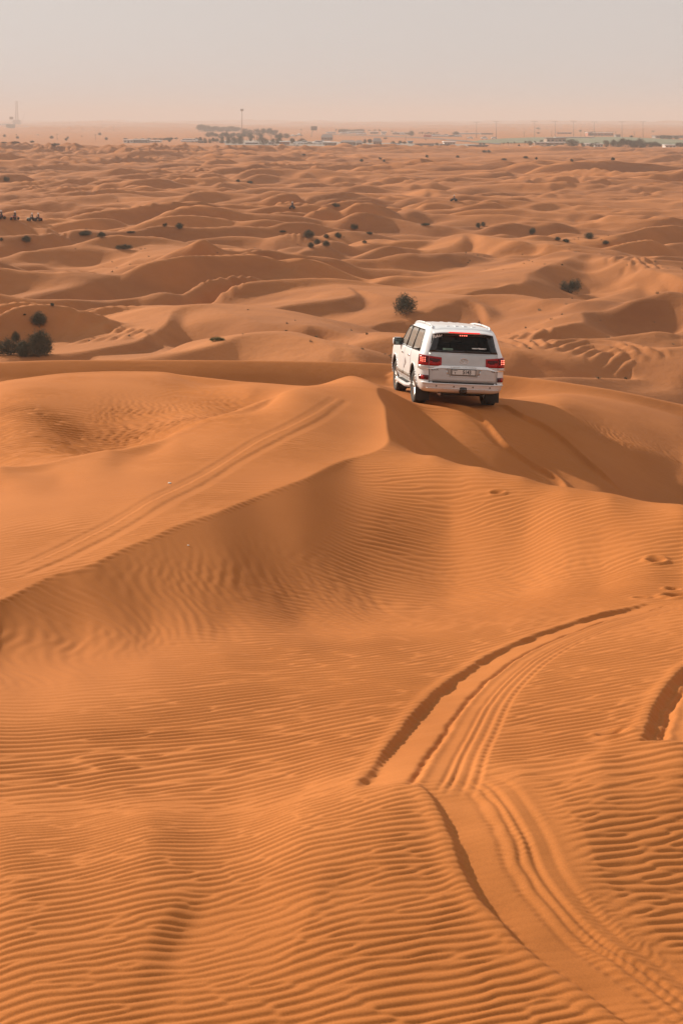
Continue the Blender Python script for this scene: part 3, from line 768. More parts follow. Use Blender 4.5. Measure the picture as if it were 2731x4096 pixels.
# cabin and the openings of its windows
bm = bmesh.new()
secs = [(-2.36, 0.80, 1.30, 1.70), (-2.2, 0.82, 0.85, 1.77), (0.1, 0.82, 0.85, 1.79), (0.95, 0.84, 0.85, 1.32)]
sec_v = []
for y, w, z0, z1 in secs:
    zt = 0.70 if z1 > 1.5 else 0.78
    sec_v.append([bm.verts.new(p) for p in ((-w, y, z0), (w, y, z0), (w, y, min(1.28, z1 - .02)), (zt, y, z1), (-zt, y, z1), (-w, y, min(1.28, z1 - .02)))])
for a, b in zip(sec_v, sec_v[1:]):
    for i in range(6): bm.faces.new((a[i], a[(i+1) % 6], b[(i+1) % 6], b[i]))
bm.faces.new(sec_v[0][::-1]); bm.faces.new(sec_v[-1]); cutter(bm)
def prism_cut(poly, axis, lo, hi):
    bm = bmesh.new()
    def pt(a, z, d): return (d, a, z) if axis == 'x' else (a, d, z)
    A = [bm.verts.new(pt(a, z, lo)) for a, z in poly]; B = [bm.verts.new(pt(a, z, hi)) for a, z in poly]
    for i in range(len(A)): bm.faces.new((A[i], A[(i+1) % len(A)], B[(i+1) % len(A)], B[i]))
    bm.faces.new(A[::-1]); bm.faces.new(B); cutter(bm)
prism_cut([(-0.66,1.335),(0.66,1.335),(0.55,1.69),(-0.55,1.69)], 'y', -2.7, -2.1)
prism_cut([(-0.80,1.31),(0.80,1.31),(0.62,1.74),(-0.62,1.74)], 'y', 0.62, 1.5)
WIN = {'front': [(0.90,1.265),(-0.02,1.265),(-0.02,1.765),(0.36,1.765)], 'rear': [(-0.10,1.265),(-0.94,1.265),(-0.94,1.765),(-0.10,1.765)], 'quarter': [(-1.00,1.265),(-2.02,1.28),(-1.86,1.70),(-1.74,1.765),(-1.00,1.765)]}
for k, poly in WIN.items():
    for s in (-1, 1): prism_cut(poly, 'x', s * 0.55, s * 1.1)
for c_ in cut:
    md = body.modifiers.new('b', 'BOOLEAN'); md.operation = 'DIFFERENCE'; md.object = c_; md.solver = 'EXACT'
apply_mods(body)
for c_ in cut: bpy.data.objects.remove(c_)
body.data.set_sharp_from_angle(angle=math.radians(38))

# panes
bm = bmesh.new(); patch(bm, rearP, quad_rows(lin(1.30, -0.80, 1.72, -0.665), lin(1.30, 0.80, 1.72, 0.665), 1.295, 1.725, 10, 16), 0.010, 0.006)
rw = link_mesh('rear_window', bm, M_glass_t, car)
bm = bmesh.new()     # black printed border
for rows in (quad_rows(lin(1.30,-0.80,1.72,-0.665), lin(1.30,-0.65,1.72,-0.535), 1.297, 1.723, 8, 4), quad_rows(lin(1.30,0.65,1.72,0.535), lin(1.30,0.80,1.72,0.665), 1.297, 1.723, 8, 4),
             quad_rows(lin(1.297,-0.65,1.36,-0.64), lin(1.297,0.65,1.36,0.64), 1.297, 1.35, 3, 10), quad_rows(lin(1.67,-0.56,1.72,-0.54), lin(1.67,0.56,1.72,0.54), 1.675, 1.723, 3, 10)):
    patch(bm, rearP, rows, 0.0125, 0.002)
link_mesh('window_border', bm, M_gloss, rw)
def side_pane(poly, s, nm, nm_=''):
    bm = bmesh.new()
    ys = [p[0] for p in poly]; zs = sorted({p[1] for p in poly}); z0, z1 = min(p[1] for p in poly), max(p[1] for p in poly)
    def lim(z, f):
        xs = []
        for (a0, b0), (a1, b1) in zip(poly, poly[1:] + poly[:1]):
            if min(b0, b1) - 1e-6 <= z <= max(b0, b1) + 1e-6:
                if abs(b1 - b0) < 1e-6: xs += [a0, a1]
                else: xs.append(a0 + (a1 - a0) * (z - b0) / (b1 - b0))
        return f(xs)
    rows = [[(lim(z, min) + (lim(z, max) - lim(z, min)) * k / 8, z) for k in range(9)] for z in np.linspace(z0, z1, 7)]
    patch(bm, lambda a, z, o: sideP(s, a, z, o), rows, -0.008, 0.005)
    g = link_mesh(nm, bm, M_glass_c, car)
    bm = bmesh.new()
    loop = [(a, z) for a, z in poly]
    for (a0, b0), (a1, b1) in zip(loop, loop[1:] + loop[:1]):
        bm_cyl(bm, sideP(s, a0, b0, 0.002), sideP(s, a1, b1, 0.002), 0.011, seg=6)
    link_mesh('window_seal', bm, M_gloss, g)
    if nm_ != 'quarter':
        a0 = min(p[0] for p in poly); bm = bmesh.new(); patch(bm, lambda a, z, o: sideP(s, a, z, o), [[(a0 - .07 + .068 * k / 2, z) for k in range(3)] for z in np.linspace(1.27, 1.76, 7)], 0.004, 0.008); link_mesh('pillar_trim', bm, M_gloss, g)
for s in (-1, 1):
    for k in ('front', 'rear', 'quarter'): side_pane(WIN[k], s, 'side_window', k)
bm = bmesh.new()
v_ = [bm.verts.new(p) for p in ((-0.80,1.27,1.29),(0.80,1.27,1.29),(0.63,0.62,1.75),(-0.63,0.62,1.75))]; bm.faces.new(v_)
r_ = bmesh.ops.solidify(bm, geom=bm.faces[:], thickness=0.006)
link_mesh('windscreen', bm, M_glass_c, car, smooth=False)
# interior
for y, w in ((0.05, 0.50), (-0.95, 0.48)):
    for s in (-1, 1):
        bm = bmesh.new()
        bm_box(bm, s*0.38 - w/2, s*0.38 + w/2, y, y + 0.5, 0.80, 0.95, 0.04)
        bm_box(bm, s*0.38 - w/2, s*0.38 + w/2, y - 0.10, y + 0.04, 0.92, 1.42, 0.05)
        st = link_mesh('seat', bm, M_seat, car)
        bm = bmesh.new(); bm_box(bm, s*0.38 - 0.13, s*0.38 + 0.13, y - 0.10, y, 1.45, 1.62, 0.035); bm_cyl(bm, (s*0.38-.05, y-.05, 1.40), (s*.38-.05, y-.05, 1.48), .008, seg=6); bm_cyl(bm, (s*0.38+.05, y-.05, 1.40), (s*.38+.05, y-.05, 1.48), .008, seg=6)
        link_mesh('headrest', bm, M_seat, st)
# tailgate
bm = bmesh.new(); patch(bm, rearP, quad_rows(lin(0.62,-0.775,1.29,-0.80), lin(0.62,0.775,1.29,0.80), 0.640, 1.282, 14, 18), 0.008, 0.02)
tg = link_mesh('tailgate', bm, M_tail_shade, car)
bm = bmesh.new(); patch(bm, rearP, quad_rows(lambda z: -0.80, lambda z: 0.80, 0.600, 0.634, 3, 16), 0.002, 0.02)
link_mesh('tailgate_gap', bm, M_dark, tg)
for s in (-1, 1):
    bm = bmesh.new(); a0, a1 = (s*0.775, s*0.79); patch(bm, rearP, quad_rows(lin(0.64, a0, 1.0, s*0.79), lin(0.64, a0 + s*.012, 1.0, s*0.802), 0.64, 0.96, 5, 3), 0.004, 0.006)
    link_mesh('tailgate_gap', bm, M_dark, tg)
# plate recess lip: a trapezoid bead below the chrome bar
bm = bmesh.new()
lp = [(-0.42,0.955),(-0.40,0.90),(-0.36,0.79),(-0.31,0.755),(0.31,0.755),(0.36,0.79),(0.40,0.90),(0.42,0.955)]
for (a0, b0), (a1, b1) in zip(lp, lp[1:]): bm_cyl(bm, rearP(a0, b0, 0.012), rearP(a1, b1, 0.012), 0.010, seg=8)
link_mesh('recess_bead', bm, M_chrome, tg)
bm = bmesh.new(); patch(bm, rearP, quad_rows(lin(0.77,-0.34,0.955,-0.40), lin(0.77,0.34,0.955,0.40), 0.77, 0.955, 4, 8), 0.011, 0.004)
link_mesh('plate_recess', bm, simple('recess_grey', (0.40, 0.37, 0.34), rough=0.5), tg)
# chrome bar, dips below the lamps
bm = bmesh.new(); rows = []
ts = np.linspace(-1.14, 1.14, 61)
def barz(t):
    a = abs(t); return 0.970 - 0.050 * float(np.clip((a - 0.55) / 0.16, 0, 1))
def barh(t): return 0.030 if abs(t) < 0.56 else 0.030 - 0.018 * float(np.clip((abs(t) - 0.56) / 0.14, 0, 1))
for f in (-1, -0.4, 0.4, 1): rows.append([(t, barz(t) + f * barh(t)) for t in ts])
patch(bm, rearP, rows, 0.030, 0.03)
gb = link_mesh('chrome_bar', bm, M_chrome, tg, angle=30)
RX = Matrix.Rotation(math.radians(90), 4, 'X')
def rear_m(t, z, off, tilt=0.0): p = rearP(t, z, off); return Matrix.Translation(p) @ RX @ Matrix.Rotation(tilt, 4, 'X')
text_mesh('bar_lettering', 'LAND CRUISER', 0.040, rear_m(0, 0.970, 0.033), simple('bar_letters', (0.30, 0.28, 0.26), rough=0.5), gb, 0.001, 0, 2.2)
for o_ in gb.children:
    b_ = bmesh.new(); b_.from_mesh(o_.data); yb = rearP(0, 0.970, 0.0325).y; bm_box(b_, -0.36, 0.36, yb - 0.0005, yb + 0.001, 0.9555, 0.9575); b_.to_mesh(o_.data); b_.free()
text_mesh('trim_badge', 'EXR', 0.055, rear_m(-0.66, 0.895, 0.012), M_badge, tg, 0.003, 0.001, 1.7)
text_mesh('engine_badge', 'V6', 0.050, rear_m(0.69, 0.895, 0.012), M_badge, tg, 0.003, 0.001, 1.6)
# emblem of interlocking ovals
def ring(bm, cx, cz, rx, rz, r, y, seg=36):
    pts = [Vector((cx + rx * math.cos(2*math.pi*i/seg), y, cz + rz * math.sin(2*math.pi*i/seg))) for i in range(seg)]
    rs = []
    for i in range(seg):
        t = (pts[(i+1) % seg] - pts[i-1]).normalized(); nrm = t.cross(Vector((0, 1, 0))).normalized()
        rs.append([bm.verts.new(pts[i] + r * (nrm * math.cos(q*math.pi/3) + Vector((0, 1, 0)) * math.sin(q*math.pi/3))) for q in range(6)])
    for i in range(seg):
        for q in range(6): bm.faces.new((rs[i][q], rs[i][(q+1) % 6], rs[(i+1) % seg][(q+1) % 6], rs[(i+1) % seg][q]))
bm = bmesh.new(); ey = rearP(0, 1.12, 0.018).y
ring(bm, 0, 1.12, 0.092, 0.062, 0.009, ey); ring(bm, 0, 1.142, 0.060, 0.024, 0.006, ey); ring(bm, 0, 1.120, 0.026, 0.054, 0.006, ey)
link_mesh('emblem', bm, M_chrome, tg)
# number plate
px_, pz_ = 0.0, 0.862
bm = bmesh.new(); py_ = rearP(0, pz_, 0.022).y
bm_box(bm, -0.285, 0.285, py_ - 0.006, py_ + 0.02, pz_ - 0.075, pz_ + 0.075, 0.004)
pf = link_mesh('number_plate', bm, M_ink, tg, smooth=False)
bm = bmesh.new(); bm_box(bm, -0.268, 0.268, py_ - 0.010, py_ - 0.004, pz_ - 0.058, pz_ + 0.058)
link_mesh('plate_face', bm, M_plate, pf, smooth=False)
def pm(x, z): return Matrix.Translation((x, py_ - 0.013, z)) @ RX
text_mesh('plate_number', '5143', 0.125, pm(0.075, pz_ - 0.002), M_ink, pf, 0.001, 0.003, 0.80)
text_mesh('plate_letter', 'T', 0.062, pm(-0.20, pz_ - 0.030), M_ink, pf, 0.001, 0.002, 0.9)
text_mesh('plate_city', 'DUBAI', 0.038, pm(-0.20, pz_ + 0.036), M_ink, pf, 0.001, 0.0, 1.0)
# tail lamps
def lamp(s):
    P = rearP
    bm = bmesh.new()
    top = lambda t: 1.225 - 0.045 * (1 - min(1, (abs(t) - 0.50) / 0.5))
    def rws(t0, t1, f0, f1, n=8):
        out = []
        for j in range(6):
            q = j / 5; row = []
            for k in range(n):
                t = t0 + (t1 - t0) * k / (n - 1)
                tt = t if s > 0 else -t
                zb = 0.985; zt = top(t); row.append((tt, zb + (zt - zb) * (f0 + (f1 - f0) * q)))
            out.append(row)
        return out
    patch(bm, P, rws(0.515, 0.795, 0, 1), 0.022, 0.02); patch(bm, P, rws(0.805, 1.14, 0, 1), 0.024, 0.02)
    L = link_mesh('tail_lamp', bm, M_red, car)
    bm = bmesh.new(); patch(bm, P, rws(0.55, 0.79, 0.50, 0.80), 0.0245, 0.004); patch(bm, P, rws(0.60, 0.72, 0.38, 0.52), 0.0245, 0.004); patch(bm, P, rws(0.815, 1.10, 0.30, 0.92), 0.0265, 0.004)
    link_mesh('dark_lens', bm, M_redd, L)
    bm = bmesh.new()
    def cr(t0, t1): return [[((t if s > 0 else -t), z) for t in np.linspace(t0, t1, 8)] for z in (0.935, 0.96, 0.981)]
    patch(bm, P, cr(0.60, 0.795), 0.020, 0.018); patch(bm, P, cr(0.805, 1.14), 0.022, 0.018)
    link_mesh('clear_lens', bm, M_clear, L)
    for i in range(3):
        for j in range(3):
            bm = bmesh.new(); t = (0.885 + 0.055 * i) * s; z = 1.075 + 0.042 * j
            bmesh.ops.create_icosphere(bm, subdivisions=1, radius=0.012, matrix=Matrix.Translation(P(t, z, 0.030)))
            link_mesh('led', bm, M_led, L)
    return L
for s in (-1, 1): lamp(s)
# high brake lights and spoiler
bm = bmesh.new()
rows = []
for k, (yy, zz) in enumerate([(-2.10, 1.845), (-2.30, 1.815), (-2.455, 1.775), (-2.46, 1.755), (-2.30, 1.748), (-2.20, 1.752)]):
    rows.append([bm.verts.new((x, yy + 0.06 * abs(x / 0.7) ** 3, zz - 0.045 * abs(x / 0.7) ** 4)) for x in np.linspace(-0.70, 0.70, 21)])
for a, b in zip(rows, rows[1:] + rows[:1]):
    for i in range(20): bm.faces.new((a[i], a[i+1], b[i+1], b[i]))
bm.faces.new([r[0] for r in rows]); bm.faces.new([r[-1] for r in rows][::-1])
sp = link_mesh('spoiler', bm, M_paint, car, angle=35)
bm = bmesh.new(); bm_box(bm, -0.36, 0.36, -2.472, -2.44, 1.752, 1.776, 0.004); link_mesh('brake_light_bar', bm, M_lit, sp)
bm = bmesh.new()
bm_box(bm, -0.11, 0.11, -2.345, -2.33, 1.688, 1.716); link_mesh('lamp_housing', bm, M_gloss, rw)
for i in range(4):
    bm = bmesh.new(); x = -0.075 + 0.05 * i; bmesh.ops.create_icosphere(bm, subdivisions=1, radius=0.013, matrix=Matrix.Translation((x, rearP(0, 1.695, 0.02).y, 1.695))); link_mesh('led', bm, M_led, rw)
# ribs and rails of the roof
bm = bmesh.new()
for x in (-0.50, -0.30, -0.10, 0.10, 0.30, 0.50):
    bm_box(bm, x - 0.045, x + 0.045, -2.02, 0.0, 1.872 - 0.08 * abs(x) ** 2, 1.900 - 0.10 * abs(x) ** 2, 0.012)
link_mesh('roof_ribs', bm, M_paint, car)
for s in (-1, 1):
    bm = bmesh.new()
    prev = None
    for y, z in ((-2.12,1.83),(-1.95,1.885),(-1.2,1.905),(-0.4,1.90),(0.1,1.87),(0.3,1.82)):
        p = Vector((s * 0.68, y, z))
        if prev is not None: bm_cyl(bm, prev, p, 0.022, seg=8)
        prev = p
    link_mesh('roof_rail', bm, M_paint, car)
# bumper details
for s in (-1, 1):
    bm = bmesh.new(); patch(bm, rearP, [[(s * t, z) for t in np.linspace(0.80, 1.10, 8)] for z in (0.655, 0.70, 0.76)], 0.012, 0.02)
    rf = link_mesh('reflector', bm, M_redd, car)
    bm = bmesh.new(); patch(bm, rearP, [[(s * t, z) for t in np.linspace(0.90, 0.985, 4)] for z in (0.66, 0.70, 0.755)], 0.0145, 0.004); link_mesh('bright_segment', bm, M_red, rf)
bm = bmesh.new(); patch(bm, rearP, [[(t, z) for t in np.linspace(-1.0, 1.0, 30)] for z in (0.575, 0.592, 0.600)], 0.030, 0.03)
link_mesh('bumper_step', bm, M_paint, car)
bm = bmesh.new()
pts = [rearP(t, 0.475, 0.006) for t in np.linspace(-0.85, 0.85, 24)]
for a, b in zip(pts, pts[1:]): bm_cyl(bm, a, b, 0.010, seg=6)
link_mesh('bumper_crease', bm, M_paint, car)
for x in (-0.62, -0.22, 0.22, 0.62):
    bm = bmesh.new(); p = rearP(x, 0.53, 0.0); bm_cyl(bm, p, p + Vector((0, -0.006, 0)), 0.018, seg=12); link_mesh('parking_sensor', bm, M_badge, car)
bm = bmesh.new(); hy = rearP(0, 0.46, 0).y
bm_box(bm, -0.085, 0.085, hy - 0.035, hy + 0.10, 0.375, 0.525, 0.03)
hp = link_mesh('towing_cover', bm, M_gloss, car)
for x, z in ((-.04,.48),(.04,.48),(-.04,.42),(.04,.42)):
    bm = bmesh.new(); bm_cyl(bm, (x, hy - .036, z), (x, hy - .042, z), .009, seg=8); link_mesh('bolt', bm, M_badge, hp)
# stickers, wiper
text_mesh('window_lettering', 'RAH', 0.105, rear_m(-0.60, 1.655, 0.016, math.radians(-16)) @ Matrix.Rotation(math.radians(5), 4, 'Z'), M_white_ink, rw, 0.0008, 0.005, 1.1)
text_mesh('web_address', 'www.rahtours.ae', 0.050, rear_m(0.36, 1.415, 0.016, math.radians(-16)), M_white_ink, rw, 0.0008, 0.0025, 0.95)
bm = bmesh.new(); mt = rear_m(-0.37, 1.375, 0.017, math.radians(-16)); bm_box(bm, -0.115, 0.115, -0.022, 0.022, 0, 0.001, mtx=mt); stk = link_mesh('sticker', bm, M_green_ink, rw, smooth=False)
bm = bmesh.new(); bm_box(bm, -0.06, 0.10, -0.008, 0.008, 0.001, 0.002, mtx=mt); link_mesh('sticker_print', bm, M_ink, stk, smooth=False)
bm = bmesh.new(); bm_cyl(bm, rearP(0.02, 1.335, 0.03), rearP(0.40, 1.36, 0.035), 0.008, seg=8); bm_cyl(bm, rearP(0.10, 1.325, 0.03), rearP(0.62, 1.335, 0.03), 0.010, seg=8); bm_cyl(bm, rearP(0.02, 1.335, 0.0), rearP(0.02, 1.335, 0.045), 0.022, seg=10)
link_mesh('wiper', bm, M_black, rw)
# doors, handles, trim, steps, decal
def arch(z): 
    d = 0.515 ** 2 - (z - RW - 0.06) ** 2
    return AXR + math.sqrt(d) if d > 0 else -9
for s in (-1, 1):
    P = lambda a, z, o, s=s: sideP(s, a, z, o)
    for (y0, y1, nm, hy_) in ((0.01, 1.02, 'front_door', 0.12), (-0.98, -0.01, 'rear_door', -0.86)):
        zs = np.linspace(0.50, 1.285, 14)
        rows = [[(max(y0, arch(z)) + (y1 - max(y0, arch(z))) * k / 9, z) for k in range(10)] for z in zs]
        bm = bmesh.new(); patch(bm, P, rows, 0.006, 0.012)
        d = link_mesh(nm, bm, M_paint, car)
        bm = bmesh.new(); bm_box(bm, s*1.0 - 0.012, s*1.0 + 0.03, hy_ - 0.0, hy_ + 0.19, 1.07, 1.105, 0.010)
        link_mesh('handle', bm, M_chrome, d)
        bm = bmesh.new()
        ya = max(y0 + .02, arch(0.60) + .02)
        patch(bm, P, [[(ya + (y1 - .02 - ya) * k / 5, z) for k in range(6)] for z in (0.565, 0.60, 0.64)], 0.022, 0.02)
        link_mesh('rubbing_strip', bm, M_bar, d)
        if nm == 'rear_door' and s < 0:
            bm = bmesh.new()
            for poly in ([(-0.30,0.98),(-0.36,0.86),(-0.30,0.80),(-0.26,0.84)], [(-0.24,1.02),(-0.20,0.86),(-0.15,0.84),(-0.19,0.95)], [(-0.20,0.82),(-0.12,0.72),(-0.06,0.74),(-0.14,0.83)]):
                vs = [bm.verts.new(sideP(s, a, z, 0.009)) for a, z in poly]; f = bm.faces.new(vs)
            bmesh.ops.solidify(bm, geom=bm.faces[:], thickness=0.002)
            link_mesh('door_decal', bm, M_decal, d)
    bm = bmesh.new()   # side step
    sec = [(0.88,0.44),(1.02,0.405),(1.075,0.37),(1.06,0.33),(0.88,0.33)]
    ends = []
    for y, k in ((0.92,0.55),(0.80,1.0),(-0.78,1.0),(-0.90,0.55)):
        ends.append([bm.verts.new((s * (0.86 + (x - 0.86) * k), y, z)) for x, z in sec])
    for a, b in zip(ends, ends[1:]):
        for i in range(5): bm.faces.new((a[i], a[(i+1) % 5], b[(i+1) % 5], b[i]))
    bm.faces.new(ends[0][::-1]); bm.faces.new(ends[-1])
    stp = link_mesh('side_step', bm, M_paint, car, angle=30)
    bm = bmesh.new(); v_ = [bm.verts.new((s * x, y, z)) for x, y, z in ((0.90,0.70,0.441),(1.015,0.70,0.4115),(1.015,-0.70,0.4115),(0.90,-0.70,0.441))]; bm.faces.new(v_)
    bmesh.ops.solidify(bm, geom=bm.faces[:], thickness=-0.004)
    link_mesh('step_tread', bm, M_step, stp, smooth=False)
    bm = bmesh.new()   # mirror
    mtx = Matrix.Translation((s * 1.05, 0.70, 1.325)) @ Matrix.Rotation(s * math.radians(-6), 4, 'Z')
    bm_box(bm, -0.125, 0.125, -0.03, 0.10, -0.10, 0.10, 0.055, mtx)
    mr = link_mesh('door_mirror', bm, M_paint, car)
    bm = bmesh.new(); bm_box(bm, -0.118, 0.118, -0.045, -0.02, -0.094, 0.094, 0.012, mtx); mb = link_mesh('mirror_frame', bm, M_black, mr)
    bm = bmesh.new(); bm_box(bm, -0.100, 0.100, -0.050, -0.044, -0.076, 0.076, 0.002, mtx); link_mesh('mirror_glass', bm, simple('mirror_silver', (0.10, 0.13, 0.13), rough=0.08, metal=0.8), mr)
    bm = bmesh.new(); bm_cyl(bm, (s * 0.92, 0.68, 1.255), (s * 1.08, 0.72, 1.26), 0.030, 0.024, seg=8); link_mesh('mirror_arm', bm, M_black, mr)
    # flared arch lips
    for ax in (AXR, AXF):
        bm = bmesh.new(); pr = None
        for q in np.linspace(-12, 192, 26):
            a = math.radians(q); y = ax + 0.50 * math.cos(a); z = RW + 0.06 + 0.50 * math.sin(a)
            if z < 0.42: continue
            p = sideP(s, y, z, 0.006)
            if pr is not None: bm_cyl(bm, pr, p, 0.018, seg=8)
            pr = p
        link_mesh('arch_lip', bm, M_paint, car)
    # mud flaps
    for ax in (AXR, AXF):
        bm = bmesh.new(); bm_box(bm, s*0.82 - 0.165, s*0.82 + 0.165, ax - 0.50, ax - 0.485, 0.13, 0.50, 0.005)
        link_mesh('mud_flap', bm, M_black, car)
# wheels
for ax in (AXR, AXF):
    for s in (-1, 1):
        c = (s * 0.83, ax, RW)
        bm = bmesh.new(); w2 = 0.14
        prof = [(0.245,-w2*.80),(0.30,-w2*.98),(0.36,-w2),(0.392,-w2*.86),(RW,-w2*.62),(RW,-0.05),(RW-.010,-0.045),(RW-.010,-0.035),(RW,-0.03),(RW,0.03),(RW-.010,0.035),(RW-.010,0.045),(RW,0.05),(RW,w2*.62),(0.392,w2*.86),(0.36,w2),(0.30,w2*.98),(0.245,w2*.80)]
        bm_lathe(bm, prof, c, 48)
        wh = link_mesh('wheel', bm, M_tyre, car)
        bm = bmesh.new(); sg = s
        bm_lathe(bm, [(0.250, sg*0.115),(0.232, sg*0.12),(0.225, sg*0.06),(0.215, -sg*0.08),(0.245, -sg*0.10)], c, 40)
        hub = Vector(c) + Vector((sg * 0.085, 0, 0))
        bm_cyl(bm, hub - Vector((sg * 0.06, 0, 0)), hub + Vector((sg * 0.022, 0, 0)), 0.055, 0.05, seg=20)
        for k in range(5):
            a = 2 * math.pi * k / 5 + 0.3
            for da in (-0.13, 0.13):
                p1 = hub + Vector((0, 0.045 * math.cos(a + da * 2), 0.045 * math.sin(a + da * 2))); p2 = hub + Vector((sg * 0.018, 0.232 * math.cos(a + da), 0.232 * math.sin(a + da)))
                bm_cyl(bm, p1, p2, 0.024, 0.020, seg=8)
        link_mesh('rim', bm, M_alloy, wh, angle=40)
        bm = bmesh.new(); bm_cyl(bm, Vector(c) + Vector((sg*0.0, 0, 0)), Vector(c) + Vector((sg*0.02, 0, 0)), 0.17, seg=24); link_mesh('brake_disc', bm, M_badge, wh)
# underside
bm = bmesh.new()
bm_cyl(bm, (-0.72, AXR, 0.38), (0.72, AXR, 0.38), 0.05, seg=12); bmesh.ops.create_icosphere(bm, subdivisions=2, radius=0.15, matrix=Matrix.Translation((0.05, AXR, 0.38)))
link_mesh('axle', bm, M_dark, car)
bm = bmesh.new(); bm_cyl(bm, (-0.72, AXF, 0.38), (0.72, AXF, 0.38), 0.05, seg=12)
link_mesh('axle', bm, M_dark, car)
bm = bmesh.new(); bm_box(bm, -0.55, 0.55, -2.35, -1.85, 0.30, 0.45, 0.06); bm_box(bm, -0.5, 0.5, -1.0, 1.6, 0.30, 0.42, 0.03)
link_mesh('underbody', bm, M_dark, car)
bm = bmesh.new(); bm_cyl(bm, (-0.52, -2.46, 0.33), (-0.52, -1.9, 0.36), 0.035, seg=14); link_mesh('exhaust_pipe', bm, simple('exhaust', (0.30, 0.22, 0.17), rough=0.45, metal=0.6), car)
# put it on the sand
R3 = Matrix((tuple(CAR_R), tuple(CAR_F), tuple(CAR_U))).transposed()
car.matrix_world = Matrix.Translation(Vector(CAR_O) - Vector(CAR_U) * 0.02) @ R3.to_4x4() @ Matrix.Diagonal((1.0, 1.02, 0.985, 1))
# ---------------------------------------------------------------- plants
def foliage_material(name, c1, c2):
    m, t, b = new_mat(name)
    oi = t.nodes.new('ShaderNodeObjectInfo'); n = t.nodes.new('ShaderNodeTexNoise'); n.inputs['Scale'].default_value = 6.0
    tc = t.nodes.new('ShaderNodeTexCoord'); t.links.new(tc.outputs['Object'], n.inputs['Vector'])
    mr = t.nodes.new('ShaderNodeMapRange'); mr.inputs[1].default_value = .35; mr.inputs[2].default_value = .65
    t.links.new(n.outputs['Fac'], mr.inputs[0])
    mx = t.nodes.new('ShaderNodeMix'); mx.data_type = 'RGBA'; mx.inputs[6].default_value = (*c1, 1); mx.inputs[7].default_value = (*c2, 1)
    t.links.new(mr.outputs[0], mx.inputs[0]); t.links.new(mx.outputs[2], b.inputs['Base Color'])
    b.inputs['Roughness'].default_value = 0.85; b.inputs['Specular IOR Level'].default_value = 0.2
    return m
M_shrub = foliage_material('shrub_leaf', (0.085, 0.086, 0.055), (0.048, 0.053, 0.036))
M_grass = foliage_material('tussock_leaf', (0.11, 0.14, 0.05), (0.07, 0.10, 0.035))
M_tree = foliage_material('tree_leaf', (0.055, 0.062, 0.032), (0.030, 0.037, 0.020))
M_bark = simple('bark', (0.14, 0.10, 0.065), rough=0.95, var=0.25, scale=12)

def leaf_mesh(name, lobes, n, size, seed, mat, up=0.0, narrow=0.45):
    """n small leaf blades spread through the lobes (cx,cy,cz,rx,ry,rz)"""
    rg = np.random.default_rng(seed); L = np.array(lobes, float)
    vol = L[:, 3] * L[:, 4] * L[:, 5]; k = rg.choice(len(L), n, p=vol ** 0.8 / (vol ** 0.8).sum())
    d = rg.standard_normal((n, 3)); d /= np.linalg.norm(d, axis=1)[:, None]
    r = rg.random(n) ** 0.38
    lump = 1 + 0.24 * np.sin(d[:, 0] * 7 + k) * np.sin(d[:, 1] * 6 + 2 * k) + 0.20 * rg.standard_normal(n)
    c = L[k, :3] + d * L[k, 3:] * (r * lump)[:, None]
    c[:, 2] = np.maximum(c[:, 2], 0.02)
    a = rg.standard_normal((n, 3)) + d * 0.9; a[:, 2] += up; a /= np.linalg.norm(a, axis=1)[:, None]
    b = np.cross(a, rg.standard_normal((n, 3))); b /= np.linalg.norm(b, axis=1)[:, None]
    s = size * (0.6 + 0.8 * rg.random(n))[:, None]
    V = np.stack([c - a * s - b * s * narrow * .4, c - a * s * .2 + b * s * narrow, c + a * s, c - b * s * narrow * .5], 1).reshape(-1, 3)
    me = bpy.data.meshes.new(name); me.vertices.add(4 * n); me.vertices.foreach_set('co', V.astype(np.float32).ravel())
    me.loops.add(4 * n); me.loops.foreach_set('vertex_index', np.arange(4 * n, dtype=np.int32))
    me.polygons.add(n); me.polygons.foreach_set('loop_start', np.arange(0, 4 * n, 4, dtype=np.int32)); me.update(calc_edges=True)
    me.materials.append(mat); return me
def limbs_mesh(name, seed, n, reach, r0, mat, z0=0.0):
    rg = random.Random(seed); bm = bmesh.new()
    for i in range(n):
        p = Vector((rg.uniform(-.05, .05), rg.uniform(-.05, .05), -0.12 + z0)); a = 2 * math.pi * (i + rg.random() * .6) / n
        d = Vector((math.cos(a) * rg.uniform(.25, .9), math.sin(a) * rg.uniform(.25, .9), 1.0)).normalized(); r = r0
        for k in range(4):
            q = p + d * reach * 0.27; bm_cyl(bm, p, q, r, r * 0.68, seg=6, caps=False); p = q; r *= 0.68
            d = (d + Vector((rg.uniform(-.35, .35), rg.uniform(-.35, .35), rg.uniform(-.1, .3)))).normalized()
    me = bpy.data.meshes.new(name); bm.to_mesh(me); bm.free(); me.materials.append(mat); return me

